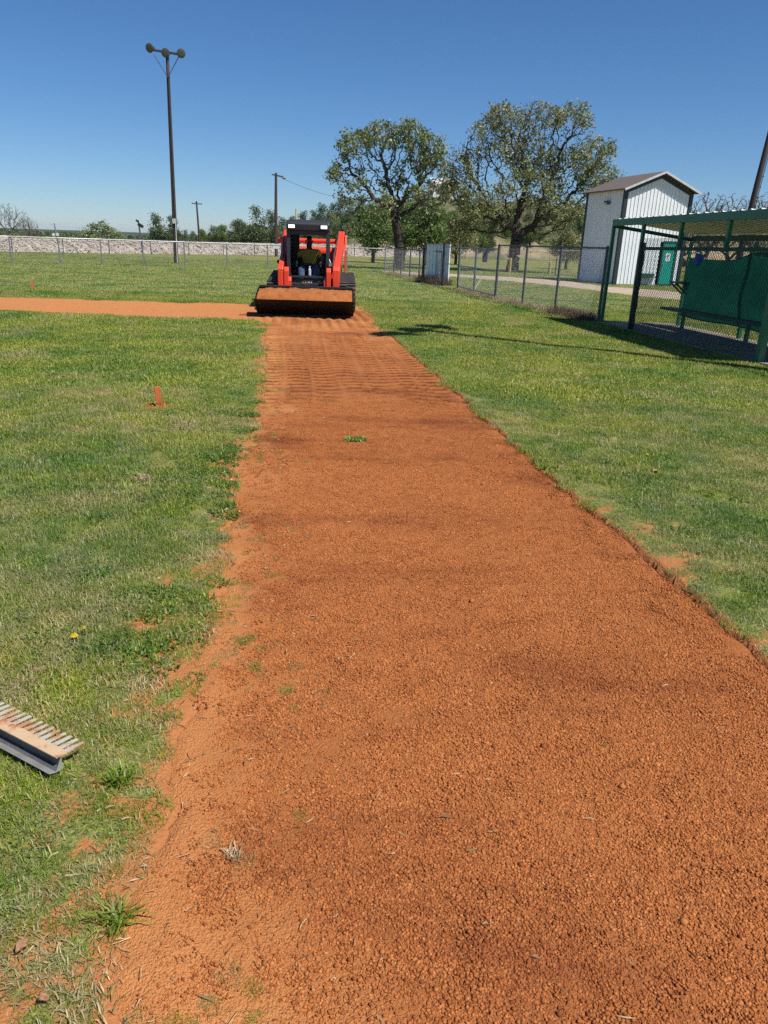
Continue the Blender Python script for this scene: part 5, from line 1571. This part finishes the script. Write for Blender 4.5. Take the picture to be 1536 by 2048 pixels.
MB().box((0, CB - 0.02, 1.76), (0.84, 0.07, 0.12)).build('rear_header', M['cab_grey'], ld)
MB().box((0, CB, 0.92), (0.84, 0.05, 0.62)).build('rear_panel', M['black'], ld)
MB().box((0, (CF + CB) / 2, 0.60), (0.80, CB - CF, 0.05)).build('cab_floor', M['black'], ld)
MB().box((-0.33, CB - 0.12, 1.40), (0.16, 0.1, 0.62)).build('side_duct', M['black'], ld, 0.02)
for sx in (-1, 1):
    lm = MB().box((sx * 0.355, CF - 0.085, 1.785), (0.165, 0.05, 0.09)).build('work_lamp', M['black'], ld, 0.01)
    MB().box((sx * 0.355, CF - 0.112, 1.787), (0.135, 0.008, 0.064)).build('lens', M['lamp_on'], lm, 0.003)
    MB().box((sx * 0.350, CF - 0.03, 1.725), (0.10, 0.03, 0.03)).build('amber_marker', mat('amber_marker', (0.30, 0.09, 0.01), 0.4), ld)
# decals on the front panel
dz = 0.610
MB().box((-0.085, CF - 0.012, dz), (0.080, 0.004, 0.085)).build('decal', M['decal_y'], cab_o)
db = MB().box((0.035, CF - 0.012, dz + 0.005), (0.160, 0.004, 0.080)).build('decal', M['ink'], cab_o)
for k, xx in enumerate((0.0, 0.035, 0.075)):
    MB().box((xx, CF - 0.0155, dz + 0.008), (0.020, 0.003, 0.022), (0, R(20 * k), 0)).build('decal_mark', M['white_sign'], db)
MB().box((-0.085, CF - 0.0155, dz + 0.018), (0.05, 0.003, 0.03)).build('decal_mark', M['ink'], db)
MB().box((0.035, CF - 0.0155, dz + 0.04), (0.15, 0.003, 0.006)).build('decal_mark', M['white_sign'], db)
MB().box((0.245, CF - 0.012, dz + 0.03), (0.05, 0.004, 0.012)).build('decal', M['white_sign'], cab_o)
MB().box((0.20, CF - 0.012, dz - 0.085), (0.06, 0.004, 0.02)).build('decal', M['orange'], cab_o)
# seat, levers and armrests
st_ = MB(); st_.box((0, 2.22, 0.745), (0.46, 0.44, 0.13)); seat_o = st_.build('seat', M['seat'], ld, 0.03)
MB().box((0, 2.42, 0.98), (0.44, 0.10, 0.42), (R(-8), 0, 0)).build('backrest', M['seat'], ld, 0.04)
MB().box((0, 2.22, 0.65), (0.36, 0.36, 0.08)).build('seat_base', M['black'], ld)
for sx in (-1, 1):
    MB().box((sx * 0.31, 2.0, 0.83), (0.09, 0.42, 0.06)).build('armrest', M['seat'], ld, 0.015)
    jl = MB().tube([(sx * 0.30, 1.78, 0.85), (sx * 0.29, 1.74, 0.95)], 0.014, 8).build('joystick', M['black'], ld)
    MB().tube([(sx * 0.27, 1.74, 0.94), (sx * 0.268, 1.735, 1.03), (sx * 0.267, 1.733, 1.06)], [0.024, 0.027, 0.016], 10).build('grip', M['galv'], jl)
# lap bar crossing the waist
MB().tube([(-0.33, 2.35, 1.16), (-0.33, 1.92, 0.99), (0.0, 1.90, 0.985), (0.33, 1.92, 0.99), (0.33, 2.35, 1.16)], 0.022, 8).build('lap_bar', M['black'], ld)
# right side lamp and mirror cluster on the arm
MB().box((0.50, 1.33, 1.0), (0.10, 0.12, 0.10)).build('side_lamp', M['black'], ld, 0.015)
MB().box((0.50, 1.262, 1.01), (0.07, 0.012, 0.06)).build('side_lens', M['galv'], ld)
MB().tube([(0.50, 1.36, 1.04), (0.47, 1.42, 1.12)], 0.014, 6).build('lamp_bracket', M['galv'], ld)

# heaped dirt in the bucket
gx, gy = np.meshgrid(np.linspace(-BW + 0.012, BW - 0.012, 90), np.linspace(-0.455, 0.415, 40))
v_ = (gy + 0.455) / 0.87
gz = 0.352 + 0.165 * v_ ** 0.8 + 0.075 * np.sin(v_ * math.pi) * (0.8 + 0.5 * fbm(gx * 1.5 + 5, gy * 2, 301, 3)) + (fbm(gx * 9, gy * 9, 302, 4) - 0.5) * 0.085 - 0.03 * np.abs(gx / BW) ** 6
gz = np.where((v_ < 0.02), 0.340, gz)
dh = link('dirt_heap', grid_mesh('dirt_heap', gx, gy, gz), M['dirt_fresh'], smooth=True)
dh.matrix_world = LM
tag(dh, 'heap of orange dirt carried in the loader bucket', 'dirt heap')

# berm of loose dirt just in front of the bucket heel and left of it
gx, gy = np.meshgrid(np.linspace(-1.9, 1.35, 150), np.linspace(-0.75, 1.1, 70))
wx = LLOC[0] + gx * math.cos(LYAW) - gy * math.sin(LYAW); wy = LLOC[1] + gx * math.sin(LYAW) + gy * math.cos(LYAW)
mask = sstep(1.0, 0.55, np.hypot((gx + 0.35) / 1.35, (gy - 0.1) / 0.62) + (fbm(gx * 2.5, gy * 2.5, 311, 3) - 0.5) * 0.5)
gz = -0.10 + mask * (0.115 + 0.05 * (fbm(gx * 6, gy * 6, 312, 4) - 0.4))
o = link('loose_dirt', grid_mesh('loose_dirt', wx, wy, gz), M['dirt_fresh'], smooth=True)
tag(o, 'loose orange dirt spilled around the loader bucket', None, None, 'structure')

# water bottle on the cab floor
bt = thing('water_bottle', 'clear water bottle with white cap standing in front of the driver', 'bottle', LM @ Vector((0.03, 1.52, 0.755)), LYAW)
MB().lathe([(0.03, 0), (0.033, 0.01), (0.033, 0.13), (0.014, 0.165), (0.014, 0.18)], 12).build('body', M['bottle'], bt)
MB().lathe([(0.017, 0.178), (0.017, 0.20), (0.012, 0.203)], 10).build('cap', M['white_sign'], bt)

# ------------------------------------------------------------------ driver
def skin_mesh(name, chain, edges, material, parent, root_i=0, sub=2):
    """one continuous skinned surface; chain = [(x, y, z, radius_x, radius_y)]"""
    bm = bmesh.new()
    lay = bm.verts.layers.skin.verify()
    vs = []
    for i, c in enumerate(chain):
        v = bm.verts.new(c[:3]); v[lay].radius = (c[3], c[4] if len(c) > 4 else c[3]); v[lay].use_root = (i == root_i)
        vs.append(v)
    for a, b in edges: bm.edges.new((vs[a], vs[b]))
    me = bpy.data.meshes.new(name); bm.to_mesh(me); bm.free()
    o = link(name, me, material, parent)
    m1 = o.modifiers.new('skin', 'SKIN'); m1.use_smooth_shade = True
    m2 = o.modifiers.new('sub', 'SUBSURF'); m2.levels = sub; m2.render_levels = sub
    return o

DROP = 0.115
def low(ch):
    out = []
    for c in ch:
        c = list(c)
        if c[2] > 0.78: c[2] -= DROP
        elif c[2] > 0.69 and c[2] < 0.78: pass
        out.append(tuple(c))
    return out
per = thing('person', 'driver in a yellow shirt and blue jeans sitting in the loader cab', 'person', LM @ Vector((0.0, 2.16, 0.0)), LYAW)
# local: y negative is forward, seat top about z 0.92
ch = [(0, 0.02, 1.00, 0.15, 0.12),        # 0 pelvis
      (0, 0.03, 1.18, 0.145, 0.115),      # 1 waist
      (0, 0.03, 1.33, 0.165, 0.115),      # 2 chest
      (0, 0.01, 1.42, 0.085, 0.075),      # 3 base of neck
      (0, -0.02, 1.475, 0.056, 0.056),    # 4 neck
      (0, -0.035, 1.555, 0.070, 0.082),   # 5 jaw
      (0, -0.03, 1.63, 0.078, 0.094),     # 6 skull
      (0, -0.02, 1.69, 0.055, 0.065),     # 7 crown
      (-0.20, 0.02, 1.375, 0.070), (-0.29, -0.02, 1.19, 0.052), (-0.285, -0.27, 1.12, 0.040), (-0.285, -0.39, 1.125, 0.036),   # 8-11 right arm
      (0.20, 0.02, 1.375, 0.070), (0.29, -0.02, 1.19, 0.052), (0.285, -0.27, 1.12, 0.040), (0.285, -0.39, 1.125, 0.036),       # 12-15 left arm
      (-0.10, -0.02, 0.985, 0.095), (-0.17, -0.44, 1.00, 0.072), (-0.16, -0.52, 0.80, 0.055), (-0.16, -0.50, 0.68, 0.045), (-0.16, -0.62, 0.655, 0.038),
      (0.10, -0.02, 0.985, 0.095), (0.17, -0.44, 1.00, 0.072), (0.16, -0.52, 0.80, 0.055), (0.16, -0.50, 0.68, 0.045), (0.16, -0.62, 0.655, 0.038)]
ed = [(0, 1), (1, 2), (2, 3), (3, 4), (4, 5), (5, 6), (6, 7), (2, 8), (8, 9), (9, 10), (10, 11), (2, 12), (12, 13), (13, 14), (14, 15),
      (0, 16), (16, 17), (17, 18), (18, 19), (19, 20), (0, 21), (21, 22), (22, 23), (23, 24), (24, 25)]
body = skin_mesh('body', low(ch), ed, M['skin'], per)
for sx in (-1, 1):
    for k in range(4):
        a = (k - 1.5) * 0.018
        z = 1.135 - DROP - k * 0.017
        skin_mesh('finger', [(sx * 0.285 + a * 0.2, -0.40, z, 0.010), (sx * 0.275, -0.435, z, 0.0095), (sx * 0.258, -0.445, z - 0.004, 0.0085), (sx * 0.250, -0.428, z - 0.004, 0.007)], [(0, 1), (1, 2), (2, 3)], M['skin'], body, 0, 1)
    skin_mesh('thumb', [(sx * 0.272, -0.385, 1.145 - DROP, 0.012), (sx * 0.258, -0.405, 1.158 - DROP, 0.0105), (sx * 0.252, -0.425, 1.162 - DROP, 0.008)], [(0, 1), (1, 2)], M['skin'], body, 0, 1)
# face
fc = MB(); 
for sx in (-1, 1): fc.lathe([(0.001, -0.010), (0.008, -0.006), (0.011, 0), (0.008, 0.006), (0.001, 0.010)], 8, Matrix.Translation((sx * 0.030, -0.116, 1.617 - DROP)))
fc.build('eye', M['white_sign'], body)
MB().prism([(-0.105, 1.612 - DROP), (-0.142, 1.575 - DROP), (-0.108, 1.568 - DROP)], -0.015, 0.015, 'x').build('nose', M['skin'], body, 0.006)
MB().box((0, -0.114, 1.538 - DROP), (0.05, 0.012, 0.012)).build('mouth', mat('lips', (0.10, 0.03, 0.025), 0.5), body, 0.004)
for sx in (-1, 1): MB().box((sx * 0.082, -0.02, 1.60 - DROP), (0.018, 0.045, 0.06)).build('ear', M['skin'], body, 0.008)
skin_mesh('hair', low([(0, -0.015, 1.665, 0.090, 0.104), (0, 0.0, 1.715, 0.068, 0.080)]), [(0, 1)], M['hair'], per)
skin_mesh('beard', low([(-0.055, -0.055, 1.545, 0.028), (0, -0.098, 1.503, 0.038), (0.055, -0.055, 1.545, 0.028)]), [(0, 1), (1, 2)], M['hair'], per, 1)
# clothes
sh_ = [(0, 0.02, 1.00, 0.170, 0.145), (0, 0.025, 1.17, 0.172, 0.145), (0, 0.03, 1.32, 0.185, 0.135), (0, 0.01, 1.425, 0.10, 0.09),
       (-0.205, 0.02, 1.365, 0.086), (-0.275, -0.005, 1.235, 0.078), (0.205, 0.02, 1.365, 0.086), (0.275, -0.005, 1.235, 0.078)]
skin_mesh('shirt', low(sh_), [(0, 1), (1, 2), (2, 3), (2, 4), (4, 5), (2, 6), (6, 7)], M['shirt'], per)
jn = [(0, 0.03, 0.985, 0.155, 0.13), (-0.105, -0.04, 0.985, 0.112), (-0.17, -0.44, 1.00, 0.088), (-0.16, -0.53, 0.80, 0.074), (-0.16, -0.51, 0.70, 0.070),
      (0.105, -0.04, 0.985, 0.112), (0.17, -0.44, 1.00, 0.088), (0.16, -0.53, 0.80, 0.074), (0.16, -0.51, 0.70, 0.070)]
skin_mesh('jeans', low(jn), [(0, 1), (1, 2), (2, 3), (3, 4), (0, 5), (5, 6), (6, 7), (7, 8)], M['jeans'], per)
for sx in (-1, 1):
    skin_mesh('shoe', [(sx * 0.16, -0.50, 0.672, 0.045), (sx * 0.16, -0.58, 0.662, 0.046), (sx * 0.16, -0.66, 0.658, 0.038)], [(0, 1), (1, 2)], M['shoe'], per)

# ------------------------------------------------------------------ landscape rake lying at the left edge
tip0 = Vector((-0.880, 1.812, 0)); rdir = (Vector((-1.219, 1.997, 0)) - tip0).normalized()   # along the head, away from the path
tdir = Vector((-rdir.y, rdir.x, 0)) * -1                                                        # from flange towards the tine tips
if tdir.y < 0: tdir = -tdir
RM = Matrix(((-rdir.x, tdir.x, 0, tip0.x), (-rdir.y, tdir.y, 0, tip0.y), (0, 0, 1, 0.050), (0, 0, 0, 1)))
rake = thing('rake', 'aluminium landscape rake lying in the grass at the left edge', 'rake', (tip0.x, tip0.y, 0.050), 0)
rake.rotation_euler = RM.to_euler()
HL = 0.91; NT = 32; TP = 0.0272
for i in range(NT):
    x_ = -(0.006 + i * TP)
    mb = MB()
    mb.add([(x_ - 0.0052, -0.004, -0.002), (x_ + 0.0052, -0.004, -0.002), (x_ + 0.0086, -0.068, 0.006), (x_ - 0.0086, -0.068, 0.006),
            (x_ - 0.0052, -0.004, 0.003), (x_ + 0.0052, -0.004, 0.003), (x_ + 0.0086, -0.068, 0.012), (x_ - 0.0086, -0.068, 0.012)],
           [(3, 2, 1, 0), (4, 5, 6, 7), (0, 1, 5, 4), (1, 2, 6, 5), (2, 3, 7, 6), (3, 0, 4, 7)])
    mb.build('tine', M['alu_tine'], rake, 0.0015)
MB().prism([(-0.066, 0.006), (-0.066, 0.0125), (-0.106, 0.0175), (-0.106, 0.0125)], -HL + 0.04, 0.004, 'x').build('head_plate', M['rake_plate'], rake, 0.001)
# scalloped webs between the tines
for i in range(NT - 1):
    x_ = -(0.006 + (i + 0.5) * TP)
    mb = MB()
    n = 7
    rim = [(x_ + 0.0066 * math.cos(t), -0.074 - 0.0075 * math.sin(t) + 0.004) for t in np.linspace(math.pi, 2 * math.pi, n)]
    pts = [(x_ - 0.0072, -0.066), (x_ - 0.0072, -0.078), (x_ + 0.0072, -0.078), (x_ + 0.0072, -0.066)] 
    mb.prism([(x_ - 0.0072, -0.060), (x_ - 0.0055, -0.067), (x_ - 0.002, -0.0705), (x_ + 0.002, -0.0705), (x_ + 0.0055, -0.067), (x_ + 0.0072, -0.060), (x_ + 0.0072, -0.076), (x_ - 0.0072, -0.076)], 0.0048, 0.0118, 'z')
    mb.build('web', M['alu_tine'], rake)
# channel behind the plate: recessed wall, short floor, flange lying out towards the grass
MB().prism([(-0.088, 0.0095), (-0.088, 0.0125), (-0.091, 0.0125), (-0.094, -0.026), (-0.114, -0.028), (-0.114, -0.032), (-0.090, -0.030)], -HL + 0.04, 0.002, 'x').build('channel', M['galv_dark'], rake)
MB().prism([(-0.114, -0.032), (-0.114, -0.027), (-0.133, -0.019), (-0.135, -0.021), (-0.134, -0.024)], -HL + 0.04, 0.002, 'x').build('flange', M['alu'], rake)
MB().prism([(-0.090, 0.010), (-0.112, -0.028), (-0.134, -0.021), (-0.110, -0.032), (-0.090, -0.030)], 0.002, 0.004, 'x').build('end_cap', M['alu'], rake)
MB().tube([(-HL / 2, -0.125, -0.005), (-HL / 2 - 0.05, -0.5, 0.02), (-HL / 2 - 0.2, -1.6, 0.0)], 0.016, 10).build('handle', M['alu'], rake)

# ------------------------------------------------------------------ stakes, flowers, litter
def stake(x_, y_, h_, w_, lab, lean):
    rt_ = thing('stake', lab, 'stake', (x_, y_, -0.02), 0.35, None, (R(lean[0]), R(lean[1]), 0.35))
    mb = MB()
    mb.prism([(-w_ / 2, 0), (w_ / 2, 0), (w_ / 2, h_ - 0.004), (w_ * 0.1, h_), (-w_ / 2, h_ - 0.007)], -w_ * 0.36, w_ * 0.36, 'y')
    mb.build('board', M['wood_orange'], rt_, 0.003)
    MB().box((0, -w_ * 0.37, h_ * 0.25), (w_ * 0.9, 0.003, 0.012)).build('mud_band', M['dirt_fresh'], rt_)
stake(-2.14, 6.70, 0.205, 0.052, 'short orange wooden stake in the grass left of the path', (0, -3))
stake(-9.73, 20.45, 0.25, 0.060, 'distant orange stake on the outfield grass near the far left edge', (0, -4))
n = 60
r_ = np.random.default_rng(5)
a = r_.random(n) * 6.283; q = 0.04 + 0.12 * r_.random(n)
x = -2.14 + q * np.cos(a); y = 6.70 + q * np.sin(a)
V = IV[None] * (0.7 + 0.6 * r_.random((n, len(IV), 1))) * (0.006 + 0.012 * r_.random(n))[:, None, None] + np.stack([x, y, lawn_z(x, y) + 0.004], 1)[:, None]
o = link('dirt_crumbs', np_mesh('dirt_crumbs', V.reshape(-1, 3), (IF[None] + (np.arange(n) * len(IV))[:, None, None]).reshape(-1, 3)), M['dirt_fresh'])
tag(o, 'orange dirt crumbs round the foot of the near stake', None, None, 'stuff')

def dandelion(name, lab, x_, y_, s, flat):
    r = np.random.default_rng(int(abs(x_) * 1000))
    root = thing(name, lab, 'flower', (x_, y_, float(lawn_z(np.array([x_]), np.array([y_]))[0])), 0)
    MB().tube([(0, 0, 0), (0.003, 0.004, 0.02), (0.004, -0.002, 0.036)], 0.0018, 6).build('stem', M['dk_green'], root)
    V = []; F = []; C = []
    for ring, (nn, rad, zz) in enumerate(((26, 1.0, 0.036), (20, 0.7, 0.041), (12, 0.38, 0.045))):
        for i in range(nn):
            t = 2 * math.pi * i / nn + r.random() * 0.2; w_ = 0.16 * rad
            L = s * rad * (0.85 + 0.3 * r.random())
            b = len(V)
            for u_, ww in ((0.08, 0.4), (0.7, 1.0), (1.0, 0.6)):
                for sg in (-1, 1):
                    tt = t + sg * w_ * ww * 0.5 / max(u_, 0.3)
                    V.append((L * u_ * math.cos(tt) + 0.004, L * u_ * math.sin(tt), zz + (0.004 - flat * u_ * u_ * 0.01)))
                    C.append((0.75 * (0.9 + 0.2 * r.random()), 0.50, 0.01))
            F += [(b, b + 1, b + 3, b + 2), (b + 2, b + 3, b + 5, b + 4)]
    h = link('flower_head', np_mesh('flower_head', np.array(V), np.array(F), np.array(C)), M['petal'], root)
dandelion('dandelion', 'larger yellow dandelion in the grass above the rake', -1.185, 2.452, 0.0155, 0.4)
dandelion('dandelion', 'smaller half-open yellow dandelion just behind the larger one', -1.165, 2.50, 0.009, -0.4)
dandelion('dandelion', 'tiny yellow flower in the grass right of the path', 2.02, 5.45, 0.014, 0.2)

# uprooted weed on the path, and clumps of dead grass
def clump(name, lab, cat, x_, y_, n, rad, h0, h1, pal, zf, wid=0.006, lean=1.2, material='grass', flat=0.2):
    me = blade_patch(name, n, rad, h0, h1, wid, pal, lean, flat)
    me.materials.clear(); me.materials.append(M[material])
    o = link(name, me)
    o.location = (x_, y_, float(zf(np.array([x_]), np.array([y_]))[0]) + 0.004)
    return tag(o, lab, cat)
WEED = [((0.15, 0.25, 0.035), 5), ((0.22, 0.31, 0.05), 3), ((0.09, 0.16, 0.025), 3)]
w1 = clump('weed', 'small green weed lying alone on the middle of the path', 'weed', -0.25, 5.70, 90, 0.07, 0.03, 0.075, WEED, dirt_z, 0.010)
w1.scale = (1.35, 0.7, 0.9)
DRYP = [((0.45, 0.34, 0.20), 4), ((0.34, 0.25, 0.14), 3), ((0.55, 0.44, 0.28), 2)]
w = clump('dead_grass', 'patch of dead tan grass between the near stake and the path', 'dead grass', -1.72, 5.98, 180, 0.13, 0.03, 0.07, DRYP, lawn_z, 0.006, 1.2, 'dry', 0.5)
w = clump('dead_grass', 'tuft of dead tan grass left of the path below the near stake', 'dead grass', -1.56, 4.45, 120, 0.06, 0.03, 0.08, DRYP, lawn_z, 0.005, 1.2, 'dry', 0.5)
w = clump('grass_clump', 'coarse grass clump on the dirt at the lower left edge of the path', 'grass clump', -0.585, 1.245, 60, 0.022, 0.05, 0.115, GREEN, lawn_z, 0.0045, 0.9, 'grass', 0.35)
w = clump('grass_clump', 'small green sod at the left margin of the path beside the bare dirt', 'grass clump', -0.93, 4.02, 110, 0.06, 0.025, 0.06, WEED, lawn_z, 0.006, 1.0)
w = clump('grass_clump', 'low dark weed on the left margin of the path above the rake', 'grass clump', -0.66, 2.25, 60, 0.04, 0.02, 0.05, WEED, dirt_z, 0.005, 1.2)
w = clump('dead_grass', 'straw-coloured root clump on the dirt at the lower left', 'dead grass', -0.36, 1.46, 40, 0.018, 0.015, 0.045, DRYP, dirt_z, 0.003, 1.3, 'dry', 0.6)
w = clump('grass_clump', 'broad-leaved grass tuft beside the tip of the rake', 'grass clump', -0.74, 1.70, 70, 0.03, 0.04, 0.08, GREEN, lawn_z, 0.005, 0.9)

def dead_leaf(lab, x_, y_, s, rz, seed):
    r = np.random.default_rng(seed)
    V = []; F = []
    for i in range(7):
        u_ = i / 6; wv = s * 0.33 * math.sin(math.pi * (0.06 + 0.9 * u_)) * (0.8 + 0.4 * r.random())
        for j in (-1, -0.5, 0, 0.5, 1):
            V.append((s * (u_ - 0.5), wv * j, 0.004 + 0.012 * abs(j) ** 1.5 * (0.6 + u_) + 0.006 * math.sin(u_ * 5)))
    for i in range(6):
        for j in range(4): F.append((i * 5 + j, (i + 1) * 5 + j, (i + 1) * 5 + j + 1, i * 5 + j + 1))
    me = np_mesh('dead_leaf', np.array(V), np.array(F), np.array([(0.36, 0.20, 0.11)] * len(V)) * (0.8 + 0.4 * r.random((len(V), 1))))
    o = link('dead_leaf', me, M['dry'], smooth=True)
    o.location = (x_, y_, float(lawn_z(np.array([x_]), np.array([y_]))[0]) + 0.016); o.rotation_euler = (0.2, 0.15, rz)
    sm = o.modifiers.new('thick', 'SOLIDIFY'); sm.thickness = 0.0012
    return tag(o, lab, 'leaf')
dead_leaf('curled brown dead leaf in the grass at the lower left edge', -0.765, 1.155, 0.032, 1.2, 1)
dead_leaf('smaller tan dead leaf in the grass near the bottom left corner', -0.665, 1.04, 0.020, 0.3, 2)
dead_leaf('pale dead leaf in the grass right of the path under the dandelion', 1.95, 5.05, 0.06, 0.8, 3)

# dead weeds along the foot of the right-hand fence and round the white panel
def verge(pts, nn, sx, h0, h1, pal, lab):
    ps = np.array(pts, float); L = np.r_[0, np.cumsum(np.linalg.norm(np.diff(ps, axis=0), axis=1))]
    s_ = L[-1] * r_.random(nn)
    x = np.interp(s_, L, ps[:, 0]) + r_.normal(0, sx, nn); y = np.interp(s_, L, ps[:, 1]) + r_.normal(0, sx, nn)
    az = r_.random(nn) * 6.283; H = h0 + (h1 - h0) * r_.random(nn); ln = 0.2 + 0.9 * r_.random(nn)
    z = lawn_z(x, y)
    P0 = np.stack([x, y, z], 1); P1 = P0 + np.stack([np.cos(az) * np.sin(ln) * H, np.sin(az) * np.sin(ln) * H, np.cos(ln) * H], 1)
    v, f = seg_arrays(P0, P1, 0.006, 0.002, 3)
    pc = np.array([p[0] for p in pal])[r_.integers(0, len(pal), nn)]
    o = link('dry_verge', np_mesh('dry_verge', v, f, np.repeat(pc, 6, 0)), M['dry'])
    return tag(o, lab, None, None, 'stuff')
verge([(2.44, 28.1), (3.2, 23.3), (3.68, 21.2), (4.1, 19.1), (4.55, 17.0)], 3800, 0.14, 0.03, 0.14, [p[0] for p in [((p_[0]),) for p_ in DRYP]] if False else [(p_[0], 1) for p_ in DRYP], 'dry tan weeds along the foot of the right-hand fence')
verge([(4.02, 18.6), (4.35, 17.6), (4.5, 16.9)], 2200, 0.13, 0.05, 0.26, [((0.12, 0.085, 0.06), 1), ((0.20, 0.14, 0.09), 1), ((0.28, 0.19, 0.12), 1)], 'heap of brown dead weeds against the fence beside the dugout post')
verge([(1.25, 32.9), (1.7, 31.2), (2.1, 30.0)], 2600, 0.16, 0.1, 0.45, [((0.10, 0.075, 0.06), 1), ((0.17, 0.125, 0.09), 1), ((0.25, 0.17, 0.11), 1)], 'brown brush growing round the foot of the white sheet panel')
verge([(-0.3, 41.5), (0.8, 35.9), (1.3, 33.4)], 1500, 0.16, 0.04, 0.16, [(p_[0], 1) for p_ in DRYP], 'dry weeds under the farther fence run')

# ------------------------------------------------------------------ air
hm, ht, hout = _new('haze')
pv = ht.nodes.new('ShaderNodeVolumePrincipled')
pv.inputs['Color'].default_value = (0.80, 0.88, 1.0, 1)
pv.inputs['Density'].default_value = 0.00011
pv.inputs['Anisotropy'].default_value = 0.2
ht.links.new(pv.outputs[0], hout.inputs['Volume'])
hb = MB().box((0, 0, 14), (8400, 8800, 31)).build('haze', hm, None)
hb['kind'] = 'stuff'
hb['label'] = 'thin pale haze in the air'
